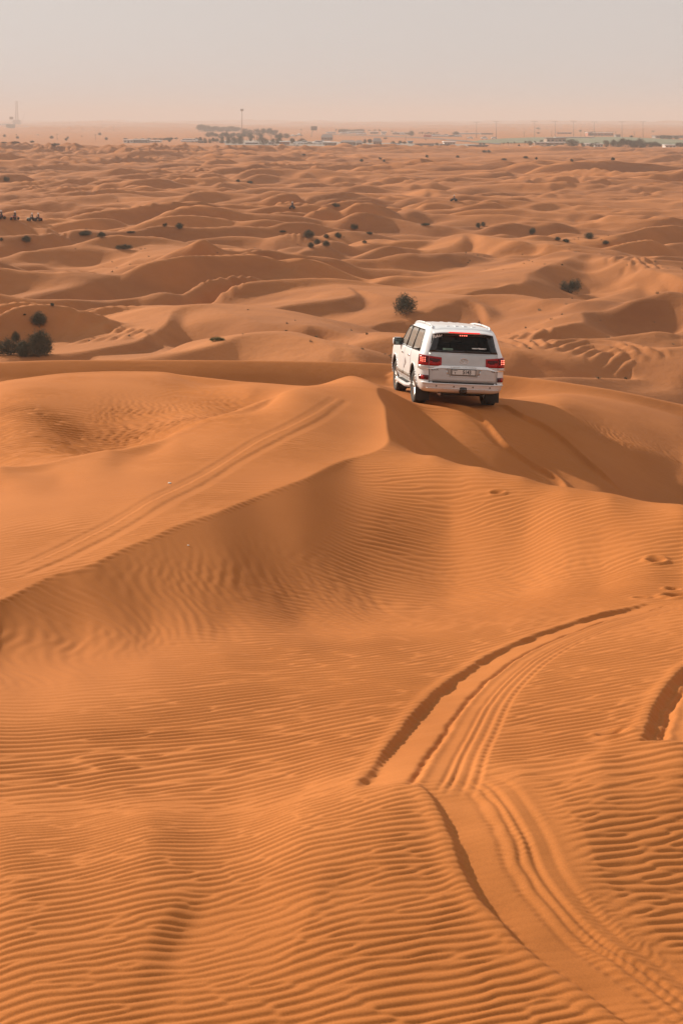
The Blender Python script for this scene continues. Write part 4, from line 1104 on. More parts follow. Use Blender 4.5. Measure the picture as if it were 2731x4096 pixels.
# unit plants: height 1
SH = []     # (foliage mesh, stem mesh)
SH.append((leaf_mesh('foliage', [(0,0,.48,.46,.46,.44),(-.22,.1,.38,.30,.3,.34),(.25,-.05,.40,.28,.3,.34),(0,.05,.75,.28,.28,.24)], 3800, 0.034, 31, M_shrub, up=.8), limbs_mesh('stems', 1, 7, .8, .022, M_bark)))
SH.append((leaf_mesh('foliage', [(-.30,0,.45,.20,.22,.42),(.05,.05,.36,.30,.3,.32),(.34,0,.52,.22,.22,.44),(.12,.1,.62,.14,.16,.34)], 3200, 0.034, 32, M_shrub, up=1.2), limbs_mesh('stems', 2, 7, .8, .02, M_bark)))
SH.append((leaf_mesh('foliage', [(0,0,.5,.62,.55,.46),(-.35,.1,.42,.36,.3,.38),(.42,.1,.40,.34,.36,.36),(.10,-.05,.8,.30,.28,.24),(-.2,0,.72,.24,.24,.22),(-.2,0,.2,.45,.4,.22),(.25,0,.2,.42,.4,.22)], 14000, 0.028, 33, M_shrub, up=.2), limbs_mesh('stems', 3, 8, .85, .02, M_bark)))
SH.append((leaf_mesh('foliage', [(-.5,0,.4,.42,.4,.40),(.1,0,.45,.5,.4,.42),(.6,.05,.38,.34,.36,.36),(-.15,0,.66,.22,.22,.30),(.0,0,.2,.8,.4,.2)], 5600, 0.036, 34, M_shrub, up=.9), limbs_mesh('stems', 4, 7, .7, .022, M_bark)))
SH_G = (leaf_mesh('foliage', [(-.25,0,.35,.18,.2,.4),(.05,.05,.4,.25,.2,.5),(.34,0,.3,.16,.2,.4)], 1500, 0.10, 35, M_grass, up=3.0, narrow=.12), limbs_mesh('stems', 5, 6, .4, .02, M_bark))
TR = []
TR.append((leaf_mesh('crown', [(0,0,.60,.40,.40,.34),(-.22,0,.50,.26,.26,.28),(.24,.1,.52,.26,.26,.28),(.05,0,.82,.24,.24,.18)], 1500, 0.045, 41, M_tree), limbs_mesh('trunk', 11, 4, .8, .035, M_bark)))
TR.append((leaf_mesh('crown', [(-.1,0,.55,.44,.42,.36),(.30,0,.48,.30,.30,.34),(-.3,.1,.75,.24,.24,.22),(.12,0,.80,.26,.26,.18),(.0,0,.25,.40,.36,.22)], 1700, 0.042, 42, M_tree), limbs_mesh('trunk', 12, 4, .8, .035, M_bark)))
TR.append((leaf_mesh('crown', [(0,0,.50,.36,.36,.46),(.1,0,.25,.36,.36,.24),(-.15,0,.72,.22,.22,.26)], 1400, 0.045, 43, M_tree), limbs_mesh('trunk', 13, 4, .8, .035, M_bark)))
def palm_meshes():
    bm = bmesh.new(); p = Vector((0, 0, -.05))
    for k in range(5):
        q = p + Vector((0.012 * k, 0, 0.16)); bm_cyl(bm, p, q, .034 - .003 * k, .031 - .003 * k, seg=7, caps=False); p = q
    tr = bpy.data.meshes.new('trunk'); bm.to_mesh(tr); bm.free(); tr.materials.append(M_bark)
    bm = bmesh.new(); rg = random.Random(5)
    for i in range(22):
        a = 2 * math.pi * i / 22 + rg.uniform(-.1, .1); el = rg.uniform(-.2, 1.1); prev = None; c = p.copy(); d = Vector((math.cos(a) * math.cos(el), math.sin(a) * math.cos(el), math.sin(el)))
        for k in range(6):
            w = .045 * math.sin(math.pi * (k + .6) / 6.4); s = d.cross(Vector((0, 0, 1))).normalized() * w
            cur = (bm.verts.new(c - s + Vector((0, 0, -w))), bm.verts.new(c), bm.verts.new(c + s + Vector((0, 0, -w))))
            if prev: bm.faces.new((prev[0], prev[1], cur[1], cur[0])); bm.faces.new((prev[1], prev[2], cur[2], cur[1]))
            prev = cur; c = c + d * .075; d = (d + Vector((0, 0, -.22))).normalized()
    cr = bpy.data.meshes.new('crown'); bm.to_mesh(cr); bm.free(); cr.materials.append(M_tree)
    return cr, tr
PALM = palm_meshes()

def plant(name, meshes, loc, w, h, label, cat, group=None, rz=None, parts=True):
    o = bpy.data.objects.new(name, None); C.objects.link(o); o.location = loc
    o['label'] = label; o['category'] = cat
    if group: o['group'] = group
    r = rnd.uniform(0, 6.28) if rz is None else rz
    for me, nm in zip(meshes, ('foliage', 'stems') if cat in ('shrub', 'grass') else ('crown', 'trunk')):
        c = bpy.data.objects.new(nm, me); C.objects.link(c); c.parent = o; c.rotation_euler = (0, 0, r); c.scale = (w, w, h)
    return o
FAR_Y = np.exp(np.linspace(math.log(46), math.log(3000), 2600))
def ray_ground(sx, sy):
    """point where the sight line through photo pixel (sx, sy) first meets the sand"""
    u = (sx / 4.0 - 341.4) / F; v = (sy / 4.0 - 120) / F
    z = height_smooth(u * FAR_Y, FAR_Y); r = HC - v * FAR_Y
    hit = np.nonzero(z >= r)[0]; i = hit[0] if len(hit) else -1
    return Vector((u * FAR_Y[i], FAR_Y[i], float(z[i])))

def put_shrub(sx, sy, wpx, hpx, var, label, group=None, meshes=None, nm='desert_shrub', cat='shrub', rz=None):
    p = ray_ground(sx, sy); k = p.y / F / 4
    W = wpx * k; H = hpx * k
    wid = {0: .98, 1: 1.0, 2: 1.45, 3: 1.5}.get(var, 1.0)
    return plant(nm, meshes or SH[var], p - Vector((0, 0, 0.04 * H)), W / wid if meshes is None else W, H, label, cat, group, rz=rz)

put_shrub(156, 1310, 64, 62, 0, 'round dark shrub above the big left-edge bushes, its shadow falling right', rz=.3)
put_shrub(158, 1422, 108, 104, 2, 'largest dark green bush, rising behind the sand crest at the left', rz=.4)
put_shrub(40, 1420, 118, 78, 3, 'broad dark bush cut off by the left edge of the photo', rz=.2)
put_shrub(64, 1372, 34, 42, 0, 'upright tuft growing out of the bushes at the left edge', rz=1.)
put_shrub(97, 1424, 78, 60, 2, 'low bush filling the gap between the two big left bushes', rz=2.)
put_shrub(210, 1229, 24, 13, 3, 'small flat shrub up the slope from the round left shrub')
put_shrub(100, 1268, 12, 7, 0, 'tiny sprig left of the round shrub at the left')
put_shrub(1620, 1257, 92, 86, 0, 'dense round shrub just above the left front of the white vehicle', rz=.8)
put_shrub(2278, 1172, 82, 62, 1, 'forked dark shrub with two raised arms on the slope to the right of the vehicle', rz=0)
put_shrub(866, 1365, 64, 20, 0, 'low green grass tussock in the hollow left of centre', meshes=SH_G, nm='grass_tussock', cat='grass', rz=0)
Z6 = lambda x, y: (x * .8712, 600 + y * .8712)
Z7 = lambda x, y: (1366 + x * .8706, 600 + y * .8706)
mid = [
 (Z6(393,393),54,24,3,'wide low shrub, left one of a pair on the flat left of centre'),
 (Z6(467,403),34,24,0,'rounded shrub, right one of the pair left of centre'),
 (Z6(122,429),38,28,0,'round shrub near the left edge below the quad bikes'),
 (Z6(8,418),18,14,0,'shrub cut by the left edge, below the quad bikes'),
 (Z6(602,386),30,9,3,'flat pale shrub midway between the shrub pair and the single round one'),
 (Z6(570,456),58,23,3,'long low shrub with a ragged top at the foot of a dune slope'),
 (Z6(757,353),18,16,1,'thin shrub just left of the single round shrub'),
 (Z6(825,368),34,25,0,'single round shrub on the open dune left of centre'),
 (Z6(1298,383),24,10,3,'flat shrub to the left of the central cluster'),
 (Z6(1418,405),46,34,0,'tallest peaked shrub of the central cluster'),
 (Z6(1498,404),26,17,0,'square-topped shrub right of the peaked one'),
 (Z6(1552,402),34,24,3,'double shrub at the right end of the upper cluster row'),
 (Z6(1456,433),26,24,0,'middle ball-shaped shrub of the lower cluster'),
 (Z6(1428,451),30,24,0,'lower left ball-shaped shrub of the cluster'),
 (Z6(1497,443),32,25,0,'lower right ball-shaped shrub of the cluster, casting a dark shadow'),
 (Z6(1540,264),32,18,3,'shrub alone on a slope above the central cluster'),
 (Z7(60,372),32,26,1,'loose shrub beside a bare sand patch, right of the central cluster'),
 (Z7(127,390),26,13,3,'small shrub below the loose one near the middle'),
 (Z7(105,430),20,14,0,'half-hidden shrub in a shaded dip near the middle'),
 (Z7(385,348),34,12,3,'low flat shrub on the plain above the vehicle'),
 (Z7(626,357),24,22,0,'left half of a twin shrub up and right of the vehicle'),
 (Z7(650,352),22,20,0,'right half of a twin shrub up and right of the vehicle'),
 (Z7(875,390),34,28,1,'tall loose shrub on the right, behind a dune crest'),
 (Z7(992,418),24,16,0,'left shrub of a close pair at the right'),
 (Z7(1030,423),34,16,3,'right shrub of a close pair at the right'),
 (Z7(1135,409),46,28,0,'biggest round shrub on the right-hand plain'),
 (Z7(1213,440),30,17,0,'shrub lower right of the biggest round one'),
 (Z6(33,149),24,24,1,'upright shrub with a long shadow near the left edge, far out'),
 (Z6(1093,148),18,11,0,'left one of two small far shrubs left of centre'),
 (Z6(1148,153),26,12,3,'right one of two small far shrubs left of centre'),
]
for (x, y), w, h, v, lab in mid: put_shrub(x, y, w, h, v, lab)
far_sh = [Z6(1395,26), Z7(178,44), Z7(92,53), Z7(195,54), Z7(532,36), Z7(392,35), Z7(845,39), Z7(745,46), Z7(893,45), Z7(1057,54), Z7(1245,48), Z7(655,12), Z7(675,12)]
for i, (x, y) in enumerate(far_sh):
    put_shrub(x, y, rnd.uniform(13, 21), rnd.uniform(8, 13), i % 4, 'tiny dark shrub dotted on the distant dunes right of centre', 'tiny shrubs on the distant dunes')
Z2 = lambda x, y: (x * .4464, 380 + y * .4464)
for i, (x, y, w) in enumerate([(43,377,14),(160,392,14),(465,393,17),(595,409,15),(610,392,12),(955,404,16),(895,356,15),(735,374,6),(150,334,6),(345,362,6),(40,432,22),(140,432,30),(290,432,30),(500,452,36),(1520,420,16)]):
    a, b = Z2(x, y); put_shrub(a, max(b, 541), w, w * (.8 if w < 20 else .3), 0 if w < 20 else 3, 'tiny dark shrub on the hazy plain at the upper left', 'shrubs on the hazy plain at the left')
# small stones and litter on the near sand
def stone(sx, sy, r, mat, label, cat='stone', nm='stone'):
    p = pix_to_ground(sx / 4, sy / 4, height_smooth); bm = bmesh.new(); bmesh.ops.create_icosphere(bm, subdivisions=2, radius=r)
    for v in bm.verts: v.co = Vector((v.co.x * 1.4, v.co.y * .9, v.co.z * .6)) * (1 + .25 * math.sin(v.co.x * 90 + v.co.y * 70))
    o = link_mesh(nm, bm, mat); o.location = (p[0], p[1], gz(*p) + r * .35); tag(o, label, cat)
M_pale = simple('pale_litter', (0.70, 0.66, 0.60), rough=0.7)
stone(676, 1937, 0.017, M_pale, 'pale scrap lying on the bright slope between the tyre tracks and the crest', 'litter', 'paper_scrap')
stone(751, 2185, 0.009, M_pale, 'small white pebble on the smooth shaded face below the crest', 'pebble', 'pebble')

# dry tufts and twigs scattered over the plain: nobody could count them
def scatter_scrub():
    rg = np.random.default_rng(77); V = []; Fc = []
    spots = []
    for k in range(70):
        Y0 = float(np.exp(rg.uniform(math.log(62), math.log(420)))); X0 = rg.uniform(-.27, .27) * Y0
        for j in range(rg.integers(3, 14)): spots.append((X0 + rg.normal() * 2.2, Y0 + rg.normal() * 3.0))
    X = np.array([a for a, b in spots]); Y = np.array([b for a, b in spots]); Z = height_smooth(X, Y)
    for x, y, z in zip(X, Y, Z):
        r = rg.uniform(.04, .13)
        for q in range(12):
            a = rg.uniform(0, 6.28); e = rg.uniform(.3, 1.3); d = np.array([math.cos(a) * math.cos(e), math.sin(a) * math.cos(e), math.sin(e)]) * r * rg.uniform(.8, 2.0); sd = np.array([-math.sin(a), math.cos(a), 0]) * r * .22
            b = np.array([x, y, z]) + rg.normal(size=3) * r * .5 * np.array([1, 1, 0]); n = len(V); V += [b - sd, b + sd, b + d]; Fc.append((n, n + 1, n + 2))
    me = bpy.data.meshes.new('scrub'); me.from_pydata([tuple(v) for v in V], [], Fc); me.materials.append(M_shrub)
    o = bpy.data.objects.new('dry_scrub', me); C.objects.link(o); o['kind'] = 'stuff'; o['label'] = 'scattered tiny dry tufts and twigs on the dune plain'; o['category'] = 'scrub'
scatter_scrub()
# ---------------------------------------------------------------- the far settlement
def base_at(sx, sy=None, Y=None):
    """ground point below photo pixel column sx; distance from the base row sy (plain) or given"""
    if Y is None: Y = F * 15.5 / ((sy - 480) / 4.0)
    X = (sx / 4.0 - 341.4) / F * Y
    return Vector((X, Y, float(height_smooth(np.array([X]), np.array([Y]))[0])))
def top_z(sy, Y): return HC - (sy / 4.0 - 120) * Y / F
def tree_at(sx, sy, wpx, hpx, label, group=None, var=None, palm=False, Y=None):
    p = base_at(sx, sy, Y); k = p.y / F / 4
    v = rnd.randrange(3) if var is None else var
    return plant('palm_tree' if palm else 'broadleaf_tree', PALM if palm else TR[v], p - Vector((0, 0, .02 * hpx * k)), (hpx * k * 1.0) if palm else wpx * k / .85, hpx * k, label, 'palm' if palm else 'tree', group)
Z3 = lambda x, y: (650 + x * .4464, 380 + y * .4464)
Z4 = lambda x, y: (1300 + x * .4464, 440 + y * .4464)
Z5 = lambda x, y: (2000 + x * .4662, 440 + y * .4662)
def put_trees(Z, lst, label, group, palm=False):
    for x, y, w, h in lst:
        a, b = Z(x, y); s = .4464 if Z is not Z5 else .4662
        tree_at(a, b, w * s, h * s, label, group, palm=palm)
# windbreak at the back
lst = []
for i in range(15):
    x = 330 + i * 25; lst.append((x, 328, 62, (66 if i < 4 else 52) + rnd.uniform(-5, 5) - 0.6 * i))
put_trees(Z3, lst, 'tall tree in the dense dark windbreak left of the mast', 'windbreak trees left of the mast')
lst = [(420 + i * 32 + rnd.uniform(-8, 8), 392 + rnd.uniform(-18, 6), 55, rnd.uniform(42, 70)) for i in range(12)]
put_trees(Z3, lst, 'leafy tree in the grove in front of the windbreak', 'grove trees in front of the windbreak')
lst = [(735, 355, 60, 60), (790, 360, 70, 56), (850, 362, 60, 66), (905, 360, 66, 66), (960, 362, 80, 70), (1005, 362, 60, 55), (1060, 385, 60, 50), (1110, 388, 55, 48), (880, 400, 60, 60), (1030, 395, 60, 45), (800, 400, 50, 42)]
put_trees(Z3, lst, 'tree in the open grove right of the mast', 'grove trees right of the mast')
for (x, y, w, h, lab) in [(590,436,60,70,'left tree of the dark clump in front of the grove'), (640,440,70,68,'middle tree of the dark clump in front of the grove'), (695,441,82,76,'tallest right-hand tree of the dark clump in front of the grove'),
        (902,446,98,70,'wide round tree standing alone below the right grove'), (1040,440,82,74,'round tree right of the wide lone one'), (990,436,45,50,'small tree leaning on the round tree'),
        (1162,442,62,62,'oval tree near the red-brown hut'), (1250,440,75,54,'broad tree right of the oval one'), (790,418,36,34,'small tree behind the long low hut')]:
    a, b = Z3(x, y); tree_at(a, b, w * .4464, h * .4464, lab)
lst = [(305, 424, 40, 46), (340, 426, 44, 52), (383, 430, 44, 50), (425, 430, 36, 44), (455, 428, 40, 50), (488, 428, 40, 44), (535, 432, 48, 66)]
put_trees(Z3, lst, 'low tree in the row behind the white parked vehicles', 'row of low trees at the left of the settlement')
lst = [(20, 404, 40, 20), (50, 404, 45, 26), (80, 402, 36, 24), (123, 398, 34, 20)]
put_trees(Z3, lst, 'small bushy tree between the long white hall and the grove', 'small trees beside the white hall')
lst = [(1128, 397, 52, 14), (1220, 398, 40, 12), (1280, 400, 46, 14), (1335, 402, 48, 20), (1390, 402, 55, 18), (1440, 402, 50, 18), (1490, 402, 60, 22), (1530, 400, 50, 22)]
put_trees(Z2, lst, 'low hedge tree behind the long white hall', 'hedge trees behind the white hall')
lst = [(130 + i * 23, 204, 34, 36 + 3 * math.sin(i)) for i in range(10)]
put_trees(Z4, lst, 'tree in the dark row beyond the parked cars', 'tree row beyond the parked cars')
put_trees(Z4, [(98,208,0,40),(385,205,0,30),(405,206,0,30),(436,205,0,32),(458,204,0,34),(480,204,0,34),(500,206,0,30),(600,218,0,36),(636,220,0,30)], 'palm standing behind the parked cars', 'palms behind the parked cars', palm=True)
put_trees(Z4, [(850 + i * 21, 236, 0, 40 + 4 * math.sin(i * 2)) for i in range(8)], 'palm along the road by the red container', 'palms by the red container', palm=True)
for (x, y, w, h, lab) in [(772,228,66,48,'dark round tree behind the road, left of the red container'), (1170,232,60,44,'tree clump right of the red container'), (540,262,36,18,'single bush on the bare ground between the roads'),
        (355,300,44,44,'left one of two trees behind the brown sheds'), (402,302,56,46,'right one of two trees behind the brown sheds'), (608,306,40,30,'small tree left of the blue hut'), (672,306,44,34,'round tree just left of the blue hut'), (710,306,40,28,'low tree touching the blue hut'),
        (1002,334,40,44,'tree at the left wall of the white two-storey house'), (1390,316,40,24,'left bush in front of the long grey wall'), (1420,316,34,24,'right bush in front of the long grey wall'), (795,332,36,18,'low bush on the sand below the blue hut')]:
    a, b = Z4(x, y); tree_at(a, b, w * .4464, h * .4464, lab)
lst = [(1375 - 1300 + i, 0, 0, 0) for i in ()]
for (x, y, w, h, lab) in [(617,318,135,72,'huge round tree in front of the green field'), (910,318,50,66,'tree left of the long dark grove'), (255,304,40,44,'ball-shaped tree below the green field'), (350,294,42,44,'pointed tree below the green field'),
        (710,314,46,40,'small tree right of the huge round one'), (790,318,50,40,'tree beside the white shed'), (825,316,44,44,'tree right of the white shed'), (420,308,50,18,'low shrub mass below the pale wall'), (160,312,22,22,'small round tree between the palms')]:
    a, b = Z5(x, y); tree_at(a, b, w * .4662, h * .4662, lab)
lst = [(970,326,66,80),(1010,328,70,66),(1050,330,76,82),(1092,330,70,70),(1130,330,70,68),(1165,330,66,64),(1205,330,84,86),(1235,326,60,56),(1285,326,60,56),(1325,326,70,58),(1360,326,50,40)]
put_trees(Z5, lst, 'tree of the long dark grove at the right', 'long dark grove at the right')
put_trees(Z5, [(1450,316,55,28),(1515,326,40,40),(1545,326,60,44)], 'tree at the far right edge of the settlement', 'trees at the far right edge')
put_trees(Z5, [(28,304,0,28),(70,304,0,34),(115,304,0,36),(210,306,0,44),(300,306,0,44),(95,298,0,24)], 'palm on the sand below the green field', 'palms below the green field', palm=True)
put_trees(Z5, [(325,172,34,20),(325,205,34,16),(1125,236,46,20),(1390,250,56,40),(1450,250,60,34),(1420,246,50,32),(1510,250,50,28),(685,188,26,18),(1310,190,20,16)], 'faint tree on the hazy dunes behind the green field', 'faint trees behind the green field')

# fields, roads
def sheet(name, pts, dz, mat, kind='structure', n=24, m=6):
    """a strip of ground lying on the sand: pts = [((x0,y0),(x1,y1)), ...] near and far edge points in metres"""
    P = spline([(a[0], a[1], b[0], b[1]) for a, b in pts], n); X = np.stack([P[:, 0] + (P[:, 2] - P[:, 0]) * k / m for k in range(m + 1)]); Y = np.stack([P[:, 1] + (P[:, 3] - P[:, 1]) * k / m for k in range(m + 1)])
    Z = height_smooth(X.ravel(), Y.ravel()).reshape(X.shape) + dz
    o = grid_mesh(name, X, Y, Z, mat); o['kind'] = kind; return o
M_field = simple('field_grass', (0.11, 0.125, 0.065), rough=0.95, var=0.3, scale=.02)
M_road = simple('asphalt', (0.10, 0.095, 0.09), rough=0.9)
M_gravel = simple('packed_ground', (0.24, 0.19, 0.15), rough=0.95, var=0.2, scale=.05)
def bp(sx, sy): p = base_at(sx, sy); return (p.x, p.y)
sheet('field', [(bp(1880, 570), bp(1890, 566)), (bp(2000, 574), bp(2000, 556)), (bp(2120, 573), bp(2120, 551)), (bp(2300, 574), bp(2300, 549)), (bp(2480, 576), bp(2480, 549)), (bp(2640, 578), bp(2640, 556)), (bp(2800, 580), bp(2800, 566))], 0.35, M_field)
sheet('road', [(bp(1300, 539.5), bp(1300, 537.5)), (bp(1500, 545), bp(1500, 542.5)), (bp(1720, 555), bp(1720, 552)), (bp(1800, 562), bp(1800, 558.5)), (bp(1900, 570), bp(1900, 566)), (bp(2000, 579), bp(2000, 575))], 0.30, M_road)
sheet('car_park', [(bp(900, 580), bp(900, 560)), (bp(1100, 582), bp(1100, 562)), (bp(1400, 587), bp(1400, 570)), (bp(1650, 588), bp(1650, 574)), (bp(1900, 590), bp(1900, 577))], 0.25, M_gravel)
M_hedge = foliage_material('hedge_leaf', (0.06, 0.075, 0.035), (0.035, 0.045, 0.02))
def box_obj(name, sx0, sx1, sy0, sy1, depth, mat, parent=None, Y=None, bev=0.0):
    """block whose front face spans photo columns sx0..sx1 and rows sy0 (top) .. sy1 (base)"""
    p0 = base_at(sx0, sy1, Y); Y = p0.y; x0 = (sx0 / 4 - 341.4) / F * Y; x1 = (sx1 / 4 - 341.4) / F * Y; z1 = top_z(sy0, Y); z0 = min(p0.z, z1 - 0.5) - .4
    bm = bmesh.new(); bm_box(bm, x0, x1, Y, Y + depth, z0, z1, bev); o = link_mesh(name, bm, mat, parent, smooth=False); return o, (x0, x1, Y, z0 + .4, z1)
M_wallw = simple('white_render', (0.62, 0.60, 0.57), rough=0.9, var=.08, scale=.4)
M_wallg = simple('grey_sheet', (0.27, 0.25, 0.24), rough=0.8, var=.1, scale=.4)
M_wallb = simple('brown_wall', (0.33, 0.23, 0.17), rough=0.9, var=.1, scale=.4)
M_wallr = simple('red_brown_wall', (0.42, 0.17, 0.11), rough=0.9, var=.1, scale=.4)
M_roofw = simple('pale_roof', (0.66, 0.64, 0.62), rough=0.6)
M_roofd = simple('dark_roof', (0.17, 0.14, 0.13), rough=0.8)
M_win = simple('window_glass', (0.05, 0.055, 0.06), rough=0.2)
M_blue = simple('blue_sheet', (0.16, 0.28, 0.36), rough=0.7)
M_contr = simple('red_container_paint', (0.50, 0.13, 0.08), rough=0.6)
def building(sx0, sx1, sy0, sy1, depth, wall, roof, label, cat='building', nwin=4, rt=1.2, over=0.6, gable=0.0, floors=1, name='building', door=True):
    w, (x0, x1, Y, z0, z1) = box_obj('wall', sx0, sx1, sy0, sy1, depth, wall)
    e = empty(name, (0, 0, 0), label, cat); e.location = ((x0 + x1) / 2, Y + depth / 2, z0)
    def adopt(o): o.parent = e; o.matrix_parent_inverse = Matrix.Translation(-e.location)
    adopt(w)
    bm = bmesh.new()
    if gable > 0:
        v = [bm.verts.new(q) for q in ((x0 - over, Y - over, z1), (x1 + over, Y - over, z1), (x1 + over, Y + depth + over, z1), (x0 - over, Y + depth + over, z1), (x0 + (x1-x0)*.12, Y + depth / 2, z1 + gable), (x1 - (x1-x0)*.12, Y + depth / 2, z1 + gable))]
        for f in ((0,1,5,4),(2,3,4,5),(0,4,3),(1,2,5),(3,2,1,0)): bm.faces.new([v[i] for i in f])
    else: bm_box(bm, x0 - over, x1 + over, Y - over, Y + depth + over, z1, z1 + rt * .35)
    adopt(link_mesh('roof', bm, roof, smooth=False))
    fh = (z1 - z0) / floors
    for f in range(floors):
        for k in range(nwin):
            cx = x0 + (x1 - x0) * (k + .5) / nwin; ww = min(0.9, (x1 - x0) / nwin * .28); zc = z0 + fh * (f + .58)
            bm = bmesh.new(); bm_box(bm, cx - ww, cx + ww, Y - .06, Y + .02, zc - fh * .17, zc + fh * .17)
            if door and f == 0 and k == nwin // 2:
                bm.free(); bm = bmesh.new(); bm_box(bm, cx - .55, cx + .55, Y - .06, Y + .02, z0, z0 + min(2.1, fh * .8)); adopt(link_mesh('door', bm, M_roofd, smooth=False)); continue
            adopt(link_mesh('window', bm, M_win, smooth=False))
    return e
building(495, 534, 561, 571, 8, M_wallw, M_roofw, 'low white block at the left end of the long hall', nwin=3)
building(535, 590, 559.5, 571, 12, M_wallg, M_roofw, 'long grey hall with a white roof edge, left of the grove', nwin=6)
building(594, 642, 564, 569, 8, M_wallw, M_roofw, 'low white shed right of the long grey hall', nwin=4)
building(982, 1030, 571, 577, 8, M_wallg, M_roofw, 'long low hut with a pale roof between two dark trees', nwin=5)
building(876, 903, 566, 571, 8, M_wallw, M_roofw, 'narrow white hut left of the dark tree clump', nwin=3)
building(792, 815, 565, 572, 7, M_wallg, M_roofd, 'small dark-roofed hut among the low trees', nwin=3)
building(1120, 1157, 568, 580, 8, M_wallr, M_roofw, 'red-brown hut with a pale parapet beside the oval tree', nwin=4)
building(1075, 1096, 572, 579, 7, M_wallw, M_roofd, 'small white hut behind the round tree', nwin=2)
building(1292, 1318, 569, 583, 10, M_wallw, M_roofw, 'white hut at the left end of the brown sheds', nwin=3)
building(1310, 1345, 571, 584, 10, M_wallb, M_roofw, 'brown shed with a pale flat roof', nwin=4)
building(1362, 1422, 569, 583, 10, M_wallb, M_roofd, 'long brown shed with a reddish roof', nwin=6, gable=1.2)
building(1424, 1448, 571, 584, 10, M_wallb, M_roofd, 'short brown shed with a dark pitched roof', nwin=2, gable=1.5)
building(1492, 1526, 566, 583, 9, M_wallb, M_roofd, 'brown hut with a steep roof right of the sheds', nwin=3, gable=2.0)
building(1632, 1650, 566.5, 575, 6, M_blue, M_blue, 'small blue hut near the parked vehicles and round tree', nwin=2)
building(1776, 1820, 569, 590, 10, M_wallw, M_roofw, 'white two-storey house with dark openings', cat='house', nwin=4, floors=2, name='house')
building(1762, 1795, 579, 590, 8, M_wallb, M_roofd, 'low brown annex in front of the white house', nwin=3)
building(1875, 1950, 583, 589, 8, M_wallb, M_roofd, 'long low brown shed right of the white house', nwin=6)
building(1660, 1735, 576, 588, 3, M_wallg, M_wallb, 'long pale compound wall left of the white house', cat='wall', nwin=1, name='compound_wall', door=True)
building(2140, 2255, 571, 579, 6, M_wallb, M_wallw, 'long pale-topped wall below the green field', cat='wall', nwin=6, name='boundary_wall')
building(2186, 2262, 554, 572, 14, M_wallb, M_roofd, 'wide brown block with a flat dark roof left of the huge round tree', nwin=5)
building(2226, 2285, 531.5, 536, 10, M_wallr, M_roofd, 'low reddish shed behind the bridge', nwin=4)
building(2350, 2452, 532, 543, 14, M_wallr, M_roofw, 'long red-brown works building under the pylons', nwin=8)
building(2355, 2367, 529, 543, 8, M_contr, M_roofd, 'red tower block at the left end of the works building', nwin=2)
building(2462, 2480, 540, 548, 8, M_wallg, M_roofd, 'grey kiosk right of the works building', nwin=2)
building(2620, 2732, 544, 552, 14, M_wallg, M_roofd, 'long grey building at the right edge behind the field', nwin=8)
building(2342, 2366, 576, 583, 7, M_wallw, M_roofw, 'small white shed right of the huge round tree', nwin=2)
building(2378, 2410, 578, 588, 7, M_wallw, M_roofw, 'white hut between the trees left of the dark grove', nwin=3)
building(2660, 2702, 582, 590, 8, M_wallw, M_roofw, 'white hut at the right end of the dark grove', nwin=3)
building(1390, 1450, 526, 533, 12, M_wallw, M_roofw, 'white roadside building behind the parked cars, left', nwin=6)
building(1480, 1512, 528, 535, 12, M_wallb, M_roofw, 'pale brown roadside building behind the parked cars', nwin=4)
building(1524, 1546, 527, 533, 12, M_wallw, M_roofw, 'square white kiosk behind the parked cars', nwin=3)
building(1570, 1640, 531, 538, 12, M_wallb, M_roofw, 'long pale roadside arcade left of the dark round tree', nwin=8)
building(1834, 1920, 533.5, 537, 12, M_wallw, M_roofw, 'long low building with a bright roof beyond the road', nwin=8)
building(1922, 1970, 534, 538, 12, M_wallb, M_roofd, 'low brown building right of the bright-roofed one', nwin=5)
building(1285, 1330, 550, 562, 12, M_wallb, M_roofd, 'grey-brown hut with a wide roof right of the tent', nwin=4, gable=2.5)
building(0, 30, 495, 506, 20, M_wallw, M_roofw, 'white cabins at the foot of the drilling rig', nwin=4)
building(52, 118, 506, 510, 12, M_wallw, M_roofw, 'long white cabin right of the drilling rig', nwin=6)
# tent pavilion
def tent(cx, sy, wpx, hpx, label):
    p = base_at(cx, sy); k = p.y / F / 4; w = wpx * k / 2; h = hpx * k
    e = empty('tent', p, label, 'tent'); bm = bmesh.new(); tops = []
    ring_ = [bm.verts.new((w * math.cos(a), w * .8 * math.sin(a), h * .35)) for a in [2*math.pi*i/12 for i in range(12)]]
    r2 = [bm.verts.new((w * .4 * math.cos(a), w * .32 * math.sin(a), h * .62)) for a in [2*math.pi*i/12 for i in range(12)]]; t = bm.verts.new((0, 0, h))
    for i in range(12): bm.faces.new((ring_[i], ring_[(i+1) % 12], r2[(i+1) % 12], r2[i])); bm.faces.new((r2[i], r2[(i+1) % 12], t))
    bmesh.ops.solidify(bm, geom=bm.faces[:], thickness=.05)
    link_mesh('canopy', bm, M_roofw, e)
    for i in range(0, 12, 2):
        bm = bmesh.new(); a = 2 * math.pi * i / 12; bm_cyl(bm, (w*.95*math.cos(a), w*.76*math.sin(a), -.3), (w*.95*math.cos(a), w*.76*math.sin(a), h*.36), .1, seg=6); link_mesh('pole', bm, M_wallg, e)
tent(1170, 549, 44, 13, 'left pale canopy of the tent pavilion'); tent(1196, 548, 40, 17, 'peaked pale canopy of the tent pavilion'); tent(1022, 533, 14, 10, 'small pink canopy above the lone tree')
